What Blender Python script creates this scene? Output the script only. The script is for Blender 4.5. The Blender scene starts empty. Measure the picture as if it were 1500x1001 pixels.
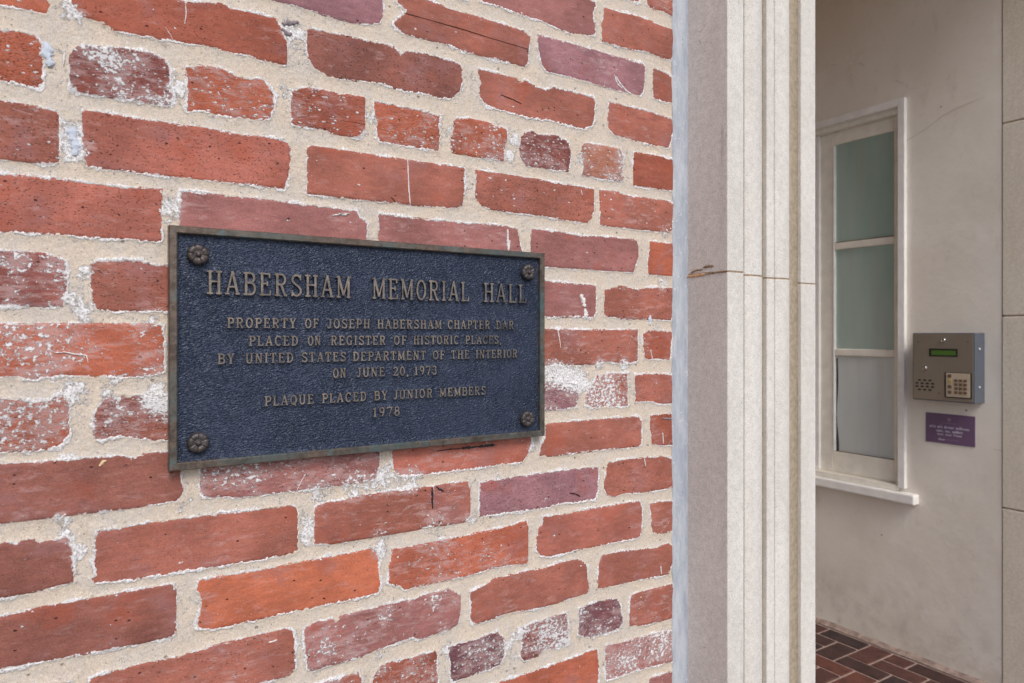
import bpy, bmesh, math, random
import numpy as np
from mathutils import Vector

# ------------------------------------------------------------------ camera, light, exposure
S = bpy.context.scene
COL = S.collection
H = 1.44                                   # eye height above the porch floor
cam_d = bpy.data.cameras.new("camera")
cam = bpy.data.objects.new("camera", cam_d); COL.objects.link(cam)
cam.location = (0, -0.82, H)
cam.rotation_euler = (math.radians(90), 0, math.radians(-32.1))
cam_d.sensor_width = 36; cam_d.lens = 1012 / 1500 * 36
cam_d.shift_y = (489.5 - 500.5) / 1500
cam_d.clip_start = 0.02; cam_d.clip_end = 500
cam_d.dof.use_dof = True; cam_d.dof.focus_distance = 1.0; cam_d.dof.aperture_fstop = 9.0
S.camera = cam

world = bpy.data.worlds.new("World"); S.world = world; world.use_nodes = True
wn = world.node_tree; wn.nodes.clear()
sky = wn.nodes.new("ShaderNodeTexSky"); sky.sky_type = 'NISHITA'; sky.sun_disc = False
SUN_EL, SUN_AZ = math.radians(46), math.radians(191)      # azimuth from +Y clockwise
sky.sun_elevation = SUN_EL; sky.sun_rotation = SUN_AZ; sky.dust_density = 3.0; sky.air_density = 1.0
sky.ozone_density = 1.0
bg = wn.nodes.new("ShaderNodeBackground"); bg.inputs[1].default_value = 0.13
wo = wn.nodes.new("ShaderNodeOutputWorld")
wn.links.new(sky.outputs[0], bg.inputs[0]); wn.links.new(bg.outputs[0], wo.inputs[0])
sd = bpy.data.lights.new("sun", 'SUN'); sd.energy = 1.3; sd.angle = math.radians(24); sd.color = (1, .97, .93)
sun = bpy.data.objects.new("sun", sd); COL.objects.link(sun)
to_sun = Vector((math.sin(SUN_AZ) * math.cos(SUN_EL), math.cos(SUN_AZ) * math.cos(SUN_EL), math.sin(SUN_EL)))
sun.rotation_euler = to_sun.to_track_quat('Z', 'Y').to_euler()
S.view_settings.view_transform = 'Standard'; S.view_settings.look = 'None'
S.view_settings.gamma = 1; S.view_settings.use_curve_mapping = False
S.view_settings.exposure = 0.26
S.render.engine = 'CYCLES'

# ------------------------------------------------------------------ measured data (metres, relative to the eye point)
BRICKS = [
 (7,"r",0.25,0,[6604,5348,7499,5548,7542,5246,7314,5231,6578,5197]),
 (7,"r",0.5,0,[7673,5552,8292,5717,8292,5201,8046,5230,7791,5211,7688,5250]),
 (6,"m",0.1,0,[4593,4932,6538,5052,6644,5048,6657,4990,6604,4811,6657,4679,6630,4507,6166,4441,5675,4495,5369,4499,5096,4509,4808,4532,4615,4529]),
 (6,"r",0.1,0,[6790,5002,7173,5014,7571,5036,7986,5005,8261,5003,8292,4819,8245,4473,8046,4476,7836,4486,7747,4511,7285,4453,6898,4463,6763,4454,6763,4683,6790,4877]),
 (5,"p",0.15,0,[1189,4357,2126,4347,3240,4366,3240,4194,3240,4023,3195,3875,3008,3831,2800,3798,2613,3819,2285,3828,2048,3848,1818,3829,1189,3832]),
 (5,"r",0.08,0,[3423,4345,3860,4354,4219,4319,4593,4329,5029,4312,5323,4295,5462,4240,5439,4079,5404,3838,5335,3775,5118,3788,4765,3780,4383,3791,4098,3820,3821,3829,3516,3830,3377,3884,3359,3949,3488,4067,3535,4131,3460,4173,3414,4204]),
 (5,"p",0.45,0,[5580,4306,5723,4299,5967,4315,6473,4307,7007,4298,7600,4305,7659,4263,7644,4020,7615,3819,7528,3760,7342,3769,6953,3771,6473,3783,6041,3790,5723,3796,5651,3890,5592,4054,5568,4186]),
 (5,"r",0.15,0,[7806,4293,8168,4256,8292,4169,8276,3919,8261,3770,8016,3771,7806,3778,7806,4052]),
 (4,"o",0.15,0,[-2203,3618,-639,3615,-237,3604,-243,3434,-249,3298,-232,3208,-271,3144,-425,3146,-533,3146,-639,3145,-2203,3144]),
 (4,"R",0.15,0,[-67,3590,510,3593,911,3596,1059,3612,1379,3678,1436,3639,1522,3653,1728,3658,1940,3655,1978,3585,2017,3468,2064,3399,2064,3129,2002,3116,1818,3117,1610,3143,1379,3139,1238,3161,1005,3139,858,3143,766,3122,510,3115,312,3118,203,3177,38,3192,-44,3268,-78,3341]),
 (4,"D",0.15,0,[2285,3602,2350,3625,3132,3647,3405,3639,3479,3560,3535,3625,3860,3651,4280,3632,4373,3587,4363,3384,4321,3230,4209,3109,3978,3094,3783,3112,3554,3096,3368,3096,3258,3127,3008,3113,2697,3086,2530,3086,2366,3142,2285,3255,2277,3415]),
 (4,"r",0.12,0,[4593,3614,4852,3611,5231,3610,5277,3561,5346,3613,5439,3593,5580,3551,5723,3539,5844,3602,6217,3602,6604,3591,6657,3497,6630,3244,6578,3132,6421,3067,6166,3067,5796,3087,5486,3075,5254,3076,4808,3104,4679,3147,4604,3264,4625,3435]),
 (4,"r",0.3,0,[6898,3582,7285,3577,7717,3576,8168,3542,8307,3509,8292,3338,8168,3029,7747,3023,7285,3042,6980,3081,6885,3160,6858,3344]),
 (3,"o",0.6,1,[-1288,2932,-639,2916,-425,2940,-315,2912,-299,2842,-293,2682,-282,2550,-304,2438,-337,2398,-479,2418,-639,2413,-1288,2405]),
 (3,"d",1.5,0.9,[-9,2886,73,2918,215,2949,337,2955,460,2968,650,2974,766,2933,832,2845,838,2700,858,2558,838,2444,792,2429,624,2428,448,2426,264,2428,85,2416,-67,2429,-84,2521,-73,2633,-78,2741,-55,2828]),
 (3,"o",0.55,1,[965,2887,1127,2943,1379,2957,1479,2916,1610,2896,1788,2923,1864,2836,1917,2783,1917,2626,1886,2495,1833,2439,1669,2420,1465,2417,1238,2417,1114,2426,991,2390,978,2550,991,2700,971,2814]),
 (3,"R",0.55,1,[2095,2785,2126,2846,2253,2910,2447,2923,2697,2912,2999,2934,3008,2682,2990,2493,2920,2398,2748,2406,2580,2413,2415,2453,2189,2417,2103,2451,2087,2624]),
 (3,"o",0.55,1,[3114,2904,3313,2913,3592,2902,3860,2895,4048,2873,4028,2726,4048,2603,4028,2394,3783,2395,3498,2389,3204,2398,3150,2467,3141,2602,3150,2637,3114,2717]),
 (3,"o",0.65,1,[4219,2811,4280,2885,4467,2916,4765,2909,4874,2880,5073,2864,5062,2719,5029,2581,5017,2390,4874,2408,4593,2399,4342,2401,4179,2415,4179,2569,4219,2702]),
 (3,"d",0.6,1,[5346,2849,5462,2906,5604,2869,5917,2907,6141,2841,6179,2624,6141,2387,5917,2379,5580,2376,5369,2388,5277,2482,5254,2613,5289,2753]),
 (3,"b",1.3,1,[6370,2793,6447,2876,6737,2887,7145,2872,7201,2785,7173,2589,7215,2360,6953,2361,6604,2361,6370,2374,6408,2512,6370,2650]),
 (3,"R",0.05,0,[7413,2867,7866,2887,8276,2876,8292,2620,8276,2349,7866,2326,7571,2326,7399,2339,7385,2638]),
 (2,"r",0.3,0.2,[-2224,2243,-639,2244,-371,2232,-181,2211,-158,2140,-158,1896,-164,1692,-282,1663,-479,1670,-639,1675,-2224,1679]),
 (2,"l",0.06,0,[26,2260,144,2267,510,2265,1169,2263,1522,2250,2002,2269,2079,2225,2111,2149,2111,1990,2079,1827,2025,1677,1818,1686,1379,1681,832,1676,386,1679,73,1682,43,1733,20,1854,26,2047]),
 (2,"r",0.08,0,[2285,2198,2350,2240,2697,2241,3132,2234,3783,2235,4394,2243,4404,2070,4383,1811,4363,1717,4239,1669,3783,1660,3442,1652,3132,1656,2782,1645,2285,1650,2277,1850,2285,2045]),
 (2,"r",0.12,0.1,[4551,2236,5141,2234,5723,2216,6370,2211,6604,2196,6617,1877,6551,1706,6473,1658,6091,1666,5604,1692,5163,1691,4808,1705,4615,1760,4540,1864,4562,2052]),
 (2,"r",0.5,0.1,[6723,2199,7062,2216,7285,2165,7717,2189,8107,2186,8292,2149,8276,1901,8230,1661,7866,1644,7514,1649,7062,1655,6898,1642,6723,1658,6710,1969]),
 (1,"l",0.1,0,[-1288,1539,-639,1538,-425,1545,-158,1543,73,1536,386,1531,753,1558,766,1436,747,1303,760,1144,753,970,510,967,144,969,-90,972,-315,975,-639,970,-1288,969]),
 (1,"m",0.25,0,[918,1554,1238,1552,1818,1545,2285,1537,2903,1523,2938,1442,3043,1367,3026,1197,3043,978,918,974,898,1171,911,1319]),
 (1,"m",0.25,0,[3168,1514,3592,1501,4179,1500,5029,1516,5254,1478,5277,1345,5323,1174,5323,981,5051,976,3159,968]),
 (1,"m",0.12,0,[5474,1505,5723,1506,6370,1476,6898,1495,7485,1485,7514,1292,7499,1205,7399,962,6953,962,6344,964,5723,963,5486,970,5451,1260]),
 (1,"o",0.1,0,[7747,1493,8292,1476,8292,1229,8245,946,7925,943,7717,955,7703,1151]),
 (0,"d",1.3,0,[-2203,808,-639,807,-315,801,-181,769,-101,733,-90,610,-96,447,-118,378,-118,269,-260,259,-479,261,-639,271,-2203,271]),
 (0,"r",0.3,0,[90,702,144,753,325,771,573,771,740,736,2134,787,2134,236,766,236,386,223,132,232,102,343,85,549]),
 (0,"r",0.1,0,[2245,793,4467,797,4467,235,2245,237]),
 (0,"m",0.25,0,[4604,812,5723,775,6091,760,6644,751,6657,554,6657,347,6617,233,6370,250,5723,242,4604,237]),
 (0,"r",0.3,0,[6804,684,7007,712,7173,760,7314,733,7485,707,7717,748,8292,757,8276,488,8230,218,7955,226,7717,235,7571,233,7173,229,6898,257,6804,287]),
 (-1,"o",0.9,0,[-1288,102,-639,101,-315,104,144,121,637,112,766,91,786,-76,779,-404,701,-438,510,-453,349,-455,26,-430,-147,-418,-315,-452,-436,-448,-533,-412,-639,-428,-1288,-449]),
 (-1,"r",0.1,0,[865,106,2740,104,2740,-444,865,-450]),
 (-1,"r",0.1,0,[2851,105,5277,92,5277,-467,2851,-447]),
 (-1,"r",0.4,0,[5427,83,5723,74,6473,67,7499,70,7499,-200,7499,-438,7173,-473,6871,-424,6525,-468,6217,-471,5723,-469,5427,-471]),
 (-1,"R",0.45,0,[7600,27,7806,71,8292,50,8245,-118,8214,-453,7955,-414,7630,-408,7600,-201]),
 (-2,"o",1,1,[-1066,-621,-639,-611,-425,-635,-360,-658,-226,-638,-158,-594,-84,-645,-67,-823,-73,-1000,-113,-1093,-204,-1139,-349,-1153,-479,-1141,-639,-1133,-1066,-1151]),
 (-2,"r",1.7,0.8,[240,-619,349,-624,510,-631,612,-636,753,-657,1121,-652,1121,-1144,753,-1151,510,-1102,361,-1062,215,-1092,132,-1086,108,-973,120,-807,168,-741]),
 (-2,"r",0.5,0.5,[1224,-642,2126,-651,2126,-1138,1224,-1145]),
 (-2,"r",0.5,0.5,[2245,-656,3222,-655,3222,-1134,2245,-1139]),
 (-2,"r",0.5,0.5,[3340,-660,4488,-659,4488,-1130,3340,-1134]),
 (-2,"p",1.8,0.8,[4625,-655,5723,-676,5967,-705,6293,-737,6331,-922,6293,-1093,6041,-1119,5771,-1113,4625,-1129]),
 (-2,"o",1.2,0.4,[6644,-616,7007,-596,7300,-605,7300,-861,7300,-1140,7007,-1134,6737,-1139,6578,-1120,6434,-1081,6434,-927,6525,-787,6630,-688]),
 (-2,"r",0.3,0,[7427,-630,8016,-637,8292,-668,8307,-1016,8261,-1148,8016,-1146,7717,-1086,7427,-1082,7427,-824]),
 (-3,"D",0.2,0,[-1120,-1259,-639,-1244,-315,-1250,73,-1246,386,-1255,473,-1291,573,-1251,766,-1247,911,-1282,951,-1610,971,-1700,898,-1787,898,-1802,573,-1810,325,-1812,-67,-1821,-192,-1803,-315,-1826,-639,-1819,-1120,-1818]),
 (-3,"m",0.9,0,[1121,-1286,3195,-1286,3195,-1525,3186,-1678,3132,-1826,2697,-1843,2126,-1848,1522,-1836,1141,-1788,1114,-1658,1127,-1525]),
 (-3,"l",0.35,0,[3349,-1298,5486,-1292,5486,-1525,5416,-1733,5323,-1821,4383,-1829,3783,-1837,3460,-1819,3377,-1732,3359,-1644,3340,-1470]),
 (-3,"r",0.12,0,[5663,-1294,6473,-1288,7514,-1292,7586,-1394,7571,-1762,7427,-1793,7007,-1777,6710,-1772,6473,-1781,6091,-1777,5844,-1783,5604,-1761,5639,-1597,5711,-1485,5723,-1387]),
 (-3,"R",0.35,0,[7747,-1307,8016,-1290,8292,-1307,8338,-1580,8323,-1826,8016,-1822,7791,-1781,7762,-1537]),
 (-4,"D",0.12,0,[-2183,-2005,-639,-2002,-501,-2024,-382,-1997,-293,-2051,-170,-2037,-113,-2005,-67,-2053,-38,-2181,-38,-2400,-55,-2493,-260,-2514,-479,-2537,-639,-2538,-2183,-2537]),
 (-4,"r",0.25,0,[150,-1997,337,-2004,460,-1987,766,-1981,1169,-1986,1522,-1982,2126,-1992,2174,-2038,2189,-2169,2189,-2553,2048,-2585,1818,-2585,1073,-2575,573,-2570,203,-2563,120,-2540,85,-2485,132,-2459,120,-2290,132,-2154]),
 (-4,"r",0.4,0,[2382,-2050,2497,-2016,2697,-2009,3043,-1985,3405,-1978,3880,-1990,4138,-1975,4456,-1984,4488,-2163,4488,-2458,4383,-2535,4078,-2536,3860,-2513,3648,-2525,3258,-2535,2697,-2539,2382,-2504,2366,-2323,2374,-2162]),
 (-4,"p",0.2,0,[4625,-2013,5254,-1997,5723,-1999,6473,-1997,6710,-2021,6710,-2146,6697,-2393,6644,-2511,6604,-2516,6318,-2521,6091,-2501,5723,-2522,5029,-2505,4615,-2504,4615,-2253]),
 (-4,"r",0.12,0,[6871,-1975,7145,-1949,7571,-1957,8107,-1986,8292,-2059,8307,-2319,8292,-2519,8016,-2531,7571,-2532,7285,-2507,6953,-2519,6844,-2463,6790,-2342,6831,-2159]),
 (-5,"D",0.1,0,[-1159,-2701,-639,-2701,-533,-2698,-425,-2688,-158,-2683,26,-2673,386,-2669,858,-2675,891,-2776,898,-3013,891,-3224,832,-3247,612,-3253,215,-3242,-639,-3223,-1159,-3227]),
 (-5,"O",0.2,0,[1093,-2683,1210,-2675,1669,-2683,2126,-2671,2613,-2665,3079,-2660,3168,-2691,3186,-2831,3213,-3161,3168,-3246,2868,-3253,2530,-3258,2017,-3254,1669,-3264,1280,-3268,1100,-3220,1080,-3171,1114,-2992,1121,-2889,1080,-2792]),
 (-5,"o",0.7,0,[3349,-2713,3783,-2714,4383,-2700,5029,-2686,5392,-2643,5427,-2745,5416,-3190,5404,-3266,4918,-3236,4446,-3262,4078,-3266,3783,-3262,3535,-3276,3405,-3198,3304,-3144,3313,-2939,3349,-2773]),
 (-5,"l",0.2,0,[5663,-2632,5967,-2635,6737,-2627,7542,-2636,7600,-2763,7586,-3152,7542,-3232,7007,-3232,6344,-3228,5820,-3240,5627,-3207,5545,-3114,5556,-2940,5580,-2787,5651,-2739]),
 (-5,"r",0.4,0,[7747,-2717,8016,-2708,8323,-2736,8338,-2997,8323,-3253,8016,-3251,7806,-3218,7776,-3072]),
 (-6,"r",0.3,0,[85,-3473,510,-3457,832,-3458,991,-3454,1238,-3432,1669,-3427,1864,-3417,2017,-3420,2134,-3455,2150,-3610,2158,-3932,2079,-3984,1848,-3993,1379,-3997,85,-3992]),
 (-6,"m",0.75,0,[2245,-3472,2382,-3422,2596,-3428,2638,-3478,2697,-3409,3132,-3409,3222,-3394,3592,-3401,3860,-3375,4158,-3371,4321,-3485,4342,-3581,4311,-3867,4179,-3919,3978,-3936,3744,-3962,3629,-3908,3222,-3950,2955,-3986,2697,-3989,2513,-3991,2350,-4006,2285,-3949,2261,-3717,2245,-3552]),
 (-6,"r",0.2,0,[4477,-3480,4765,-3415,4852,-3366,5416,-3365,5723,-3371,5967,-3345,6318,-3356,6486,-3488,6499,-3696,6525,-3824,6473,-3916,6166,-3916,5967,-3925,5627,-3944,5323,-3928,5029,-3903,4743,-3944,4530,-3934,4477,-3849,4477,-3664]),
 (-6,"r",0.15,0,[6777,-3373,7145,-3372,7866,-3437,8168,-3408,8292,-3495,8276,-3717,8168,-3932,7717,-3915,7007,-3897,6657,-3891,6683,-3647,6697,-3484]),
 (-7,"r",1.2,0.8,[2017,-4189,2205,-4161,2513,-4163,2748,-4151,2920,-4146,2964,-4258,2955,-4677,2017,-4625]),
 (-7,"R",1.3,1,[3195,-4149,3276,-4135,3592,-4145,3959,-4146,4008,-4212,3988,-4404,4008,-4589,3978,-4671,3114,-4638,3088,-4333,3132,-4218]),
 (-7,"P",1.4,0.9,[4138,-4145,4280,-4134,4593,-4134,4918,-4106,5017,-4233,5029,-4483,4962,-4580,4765,-4624,4383,-4635,4219,-4628,4168,-4542,4179,-4363,4138,-4244]),
 (-7,"d",1.4,1,[5231,-4139,5486,-4128,5820,-4103,6103,-4104,6128,-4271,6128,-4574,5942,-4619,5723,-4566,5556,-4643,5346,-4639,5277,-4544,5300,-4396,5277,-4236]),
 (-7,"P",1.5,1,[6318,-4089,6473,-4070,6871,-4059,7062,-4098,7159,-4224,7187,-4506,7090,-4591,6953,-4591,6604,-4594,6421,-4551,6306,-4483,6318,-4293]),
 (-7,"r",0.4,0,[7328,-4109,7571,-4082,7866,-4085,8261,-4095,8323,-4399,8323,-4669,8016,-4657,7630,-4648,7314,-4577,7314,-4342]),
 (-8,"o",0.12,0,[4593,-4811,5029,-4816,5723,-4813,6683,-4768,6723,-5048,6723,-5391,4593,-5386]),
 (-8,"m",1.2,0,[6817,-4758,7285,-4806,7717,-4810,8307,-4823,8323,-5074,8307,-5384,7866,-5361,7427,-5324,7007,-5331,6844,-5319,6817,-5134]),
 (-9,"m",0.5,0,[7717,-5509,8168,-5517,8323,-5546,8323,-6074,7717,-6033]),
]
BLOBS = [(-0.0044,0.1981,0.02,1),(-0.0021,0.1814,0.015,1),(0.6091,-0.0639,0.026,1.7),(0.582,-0.0551,0.02,1.7),(0.637,-0.07,0.018,1.4),(0.3222,-0.1844,0.02,1.3),(0.3592,-0.186,0.02,1.2),(0.2868,-0.1863,0.02,1),(0.2447,-0.1879,0.015,1),(0.3978,-0.2494,0.022,1.1),(0.3222,-0.2546,0.02,0.9),(0.4488,-0.2495,0.012,1),(0.065,-0.0739,0.014,1.6),(0.0701,-0.0597,0.012,1.5),(-0.0021,-0.0586,0.013,1.4),(0.0055,0.0203,0.012,1.5),(0.0061,0.0617,0.008,1.4),(-0.0061,0.0338,0.01,1.2),(0.5486,-0.1613,0.008,1.3),(0.3177,-0.2736,0.012,1.3),(0.2285,-0.2263,0.012,1.2),(0.2277,-0.2423,0.01,1.3),(0.3267,-0.142,0.009,1.3),(0.0871,0.1351,0.016,1.2),(-0.009,-0.2015,0.01,1.2),(-0.0015,-0.2198,0.01,1.2),(-0.0136,-0.1838,0.009,1.3),(0.2126,0.3549,0.014,1.2),(-0.0044,0.3227,0.012,1.3),(0.794,0.4354,0.016,0.8),(0.8092,0.1662,0.012,1.1),(0.8046,0.0826,0.012,1.3),(0.7215,-0.0464,0.012,1.5),(0.6737,-0.0453,0.01,1.3),(0.0965,-0.1884,0.01,1.1),(0.4973,-0.1995,0.015,0.9),(0.4488,-0.1988,0.012,1),(0.2048,0.2855,0.012,1.2),(0.0911,0.2641,0.01,1),(0.3043,-0.0935,0.01,1),(0.5197,0.273,0.008,1.4),(0.5107,0.2478,0.008,1.4),(0.7866,-0.0775,0.01,0.8),(0.0325,-0.0461,0.008,1.5),(0.0264,-0.0599,0.012,1.2),(-0.009,-0.0549,0.01,1),(0.3498,-0.379,0.02,0.5),(0.3267,-0.3523,0.014,1.1),(0.253,-0.3733,0.012,0.9),(0.0605,0.014,0.02,0.5),(0.051,-0.0075,0.03,0.55),(0.0669,0.0357,0.02,0.6),(0.3978,-0.3497,0.014,0.8),(0.4078,-0.3878,0.012,0.9),(0.5254,-0.424,0.01,1),(0.3177,-0.4016,0.01,1.1),(0.4128,-0.416,0.01,1.1),(0.5084,-0.4344,0.01,1),(0.3222,-0.4241,0.01,1.0),(0.7866,0.0104,0.008,1.2),(0.7866,-0.5174,0.02,0.8),(0.8092,-0.4341,0.015,0.7),(0.8092,-0.4897,0.02,0.7),(0.2366,0.2915,0.008,1),(0.3088,0.2712,0.008,1),(0.4128,0.2706,0.009,1),(0.6344,0.2595,0.009,1)]
MARKS = [('w',1.4,[0.3563,0.2241,0.3573,0.2094,0.3582,0.1876,0.3601,0.1668]),('w',3.0,[0.5073,0.1463,0.5073,0.133,0.5084,0.1159]),('w',1.6,[0.5107,0.1313,0.5096,0.1179]),('w',2.6,[0.7035,0.3987,0.7118,0.3897,0.7257,0.3796,0.7356,0.3771]),('w',1.8,[0.7007,0.4002,0.7076,0.3868,0.7173,0.3823]),('w',7,[0.6357,0.0597,0.6408,0.0506,0.6434,0.0405]),('w',8,[0.6434,0.0384,0.646,0.0241]),('g',8,[0.7747,0.0301,0.7762,0.0148]),('g',8,[-0.0276,0.2874,-0.026,0.2756,-0.0243,0.2639]),('g',10,[-0.0073,0.2073,-0.0038,0.1948,-0.0032,0.1791]),('k',3.6,[0.3909,-0.2003,0.3909,-0.2127,0.3919,-0.228]),('k',3.4,[0.3959,-0.199,0.4008,-0.2032,0.4078,-0.2076]),('w',1.4,[0.3919,-0.1995,0.3939,-0.2042]),('k',3.0,[0.4342,-0.1532,0.4488,-0.1536,0.4647,-0.1531,0.4874,-0.1532]),('k',1.2,[0.3978,-0.1536,0.4179,-0.1527,0.4342,-0.1532]),('c',0.8,[0.3535,0.4096,0.388,0.4092,0.4383,0.4085,0.4787,0.4066,0.5427,0.4047]),('c',0.6,[0.2697,0.2589,0.2868,0.2592,0.2999,0.2587]),('c',0.7,[0.4962,0.332,0.5163,0.329,0.53,0.3257]),('w',1.1,[-0.0204,-0.0186,-0.0118,-0.018,-0.0032,-0.0202,0.0067,-0.0217,0.0085,-0.0294]),('w',0.8,[0.2166,-0.1837,0.2213,-0.1738,0.2269,-0.1648]),('w',1.6,[0.2588,0.1427,0.2697,0.1454,0.28,0.1472]),('w',3.0,[0.2664,0.1451,0.2765,0.1452]),('w',2,[0.7986,-0.3755,0.8001,-0.389]),('w',1.2,[0.763,-0.1963,0.7659,-0.2107]),('w',1.2,[0.7762,-0.0246,0.7806,-0.04]),('w',1.6,[0.593,0.0055,0.5967,-0.0085,0.5979,-0.0205]),('w',1.0,[0.0978,0.3569,0.0985,0.3452,0.0971,0.3346]),('w',0.7,[0.0779,0.3271,0.0832,0.3196,0.0858,0.3143]),('y',4.5,[0.0179,-0.1347,0.0215,-0.1302,0.024,-0.1297]),('w',2.0,[0.1848,-0.3539,0.1909,-0.3537,0.194,-0.3529]),('w',1.4,[0.8031,-0.1602,0.8046,-0.178]),('t',3.5,[0.8016,-0.1368,0.8245,-0.1394]),('c',1.5,[0.6153,-0.2348,0.628,-0.2384]),('c',2.6,[0.6267,-0.2382,0.6344,-0.2422]),('w',1.2,[0.6357,0.2158,0.6383,0.2079]),('t',6,[0.2002,0.3591,0.2079,0.3625,0.2189,0.366]),('t',6,[0.1994,0.3542,0.2048,0.3491,0.2111,0.3513]),('t',5,[0.8323,0.4467,0.8261,0.4275]),('w',2,[-0.013,0.2682,-0.0118,0.2807]),('c',1.6,[0.334,0.1729,0.3405,0.1666]),('c',2,[-0.0371,0.1318,-0.0343,0.1314]),('c',1.6,[0.0688,0.1384,0.0708,0.1372]),('c',2,[0.1114,-0.3134,0.1134,-0.3153]),('c',2,[0.2472,-0.3156,0.2505,-0.3171])]
JMARKS = [('o',0.0065,[-0.0085,0.0938,-0.0322,0.0944,-0.0523,0.0951]),('b',0.004,[-0.0204,0.0997,-0.0322,0.1032,-0.0466,0.1032]),('b',0.005,[-0.0466,0.1064,-0.0579,0.1077,-0.069,0.1067]),('b',0.0035,[-0.0523,0.0951,-0.0745,0.0967,-0.096,0.0972])]
WORDS = [('HABERSHAM', 0.1173, 0.2777, 0.043, 0.0262, 0),('MEMORIAL', 0.3044, 0.4394, 0.043, 0.0262, 0),('HALL', 0.4613, 0.5305, 0.043, 0.0262, 0),('PROPERTY', 0.1381, 0.2128, 0.0068, 0.0112, 1),('OF', 0.2229, 0.2389, 0.0068, 0.0112, 1),('JOSEPH', 0.2486, 0.3018, 0.0068, 0.0112, 1),('HABERSHAM', 0.3115, 0.3991, 0.0068, 0.0112, 1),('CHAPTER', 0.408, 0.4719, 0.0068, 0.0112, 1),('DAR', 0.4816, 0.5102, 0.0068, 0.0112, 1),('PLACED', 0.1609, 0.2151, -0.0133, 0.0112, 1),('ON', 0.2261, 0.2413, -0.0133, 0.0112, 1),('REGISTER', 0.2535, 0.3221, -0.0133, 0.0112, 1),('OF', 0.333, 0.3504, -0.0133, 0.0112, 1),('HISTORIC', 0.3597, 0.4241, -0.0133, 0.0112, 1),('PLACES,', 0.4342, 0.4903, -0.0133, 0.0112, 1),('BY', 0.1283, 0.1458, -0.0327, 0.0112, 1),('UNITED', 0.1573, 0.2097, -0.0327, 0.0112, 1),('STATES', 0.219, 0.2718, -0.0327, 0.0112, 1),('DEPARTMENT', 0.2803, 0.3768, -0.0327, 0.0112, 1),('OF', 0.3864, 0.404, -0.0327, 0.0112, 1),('THE', 0.413, 0.4404, -0.0327, 0.0112, 1),('INTERIOR', 0.4498, 0.5158, -0.0327, 0.0112, 1),('ON', 0.256, 0.2718, -0.0522, 0.0112, 1),('JUNE', 0.2845, 0.3213, -0.0522, 0.0112, 1),('20,', 0.3321, 0.3532, -0.0522, 0.0112, 1),('1973', 0.3607, 0.3923, -0.0522, 0.0112, 1),('PLAQUE', 0.1778, 0.2333, -0.0815, 0.0112, 1),('PLACED', 0.2429, 0.2974, -0.0815, 0.0112, 1),('BY', 0.3071, 0.3248, -0.0815, 0.0112, 1),('JUNIOR', 0.3321, 0.3864, -0.0815, 0.0112, 1),('MEMBERS', 0.3962, 0.4655, -0.0815, 0.0112, 1),('1978', 0.3053, 0.3412, -0.102, 0.0115, 1)]
BOLTS = [(0.1088, 0.0853), (0.5335, 0.0864), (0.1088, -0.1168), (0.5323, -0.1188)]

rng = np.random.default_rng(7)
random.seed(7)

# ------------------------------------------------------------------ numpy noise
_T = rng.random((256, 256))
def vn(x, z, f, o=0):
    x = x * f + 31.7 * o + 1000; z = z * f + 17.3 * o + 1000
    xi = np.floor(x).astype(int); zi = np.floor(z).astype(int)
    a = x - xi; b = z - zi
    a = a * a * (3 - 2 * a); b = b * b * (3 - 2 * b)
    g = lambda i, j: _T[i & 255, j & 255]
    return ((g(xi, zi) * (1 - a) + g(xi + 1, zi) * a) * (1 - b) + (g(xi, zi + 1) * (1 - a) + g(xi + 1, zi + 1) * a) * b) * 2 - 1
def fbm(x, z, f, n=4, o=0, g=.5):
    s = 0; a = 1; t = 0
    for k in range(n):
        s = s + a * vn(x, z, f * 2.03 ** k, o + k); t += a; a *= g
    return s / t
def sdf(px, pz, poly):
    """distance to a closed polygon, negative inside"""
    d2 = np.full(px.shape, 1e9); ins = np.zeros(px.shape, bool)
    n = len(poly)
    for i in range(n):
        ax, az = poly[i]; bx, bz = poly[(i + 1) % n]
        ex, ez = bx - ax, bz - az
        L = ex * ex + ez * ez + 1e-12
        t = np.clip(((px - ax) * ex + (pz - az) * ez) / L, 0, 1)
        dx = px - ax - t * ex; dz = pz - az - t * ez
        d2 = np.minimum(d2, dx * dx + dz * dz)
        c = (az > pz) != (bz > pz)
        if abs(ez) > 1e-12:
            ins ^= c & (px < ax + (pz - az) * ex / ez)
    d = np.sqrt(d2)
    return np.where(ins, -d, d)

# ------------------------------------------------------------------ object helpers
def mesh_np(name, V, Q, attrs=None, smooth=True):
    me = bpy.data.meshes.new(name)
    V = np.asarray(V, dtype=np.float32); Q = np.asarray(Q, dtype=np.int32)
    me.vertices.add(len(V)); me.vertices.foreach_set("co", V.ravel())
    me.loops.add(Q.size); me.loops.foreach_set("vertex_index", Q.ravel())
    me.polygons.add(len(Q))
    k = Q.shape[1]
    me.polygons.foreach_set("loop_start", np.arange(0, Q.size, k, dtype=np.int32))
    me.polygons.foreach_set("loop_total", np.full(len(Q), k, dtype=np.int32))
    me.polygons.foreach_set("use_smooth", np.full(len(Q), smooth))
    for n, a in (attrs or {}).items():
        at = me.attributes.new(n, 'FLOAT', 'POINT'); at.data.foreach_set("value", np.asarray(a, dtype=np.float32))
    me.update(calc_edges=True); me.validate()
    return me
def link(name, me, mat=None, parent=None, loc=(0, 0, 0)):
    o = bpy.data.objects.new(name, me); COL.objects.link(o); o.location = loc
    if mat and me and not me.materials: me.materials.append(mat)
    if parent: o.parent = parent
    return o
def thing(name, label, cat, loc=(0, 0, 0), group=None):
    o = bpy.data.objects.new(name, None); COL.objects.link(o); o.location = loc
    o.empty_display_size = .05
    o['label'] = label; o['category'] = cat; o['kind'] = 'thing'
    if group: o['group'] = group
    return o
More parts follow.
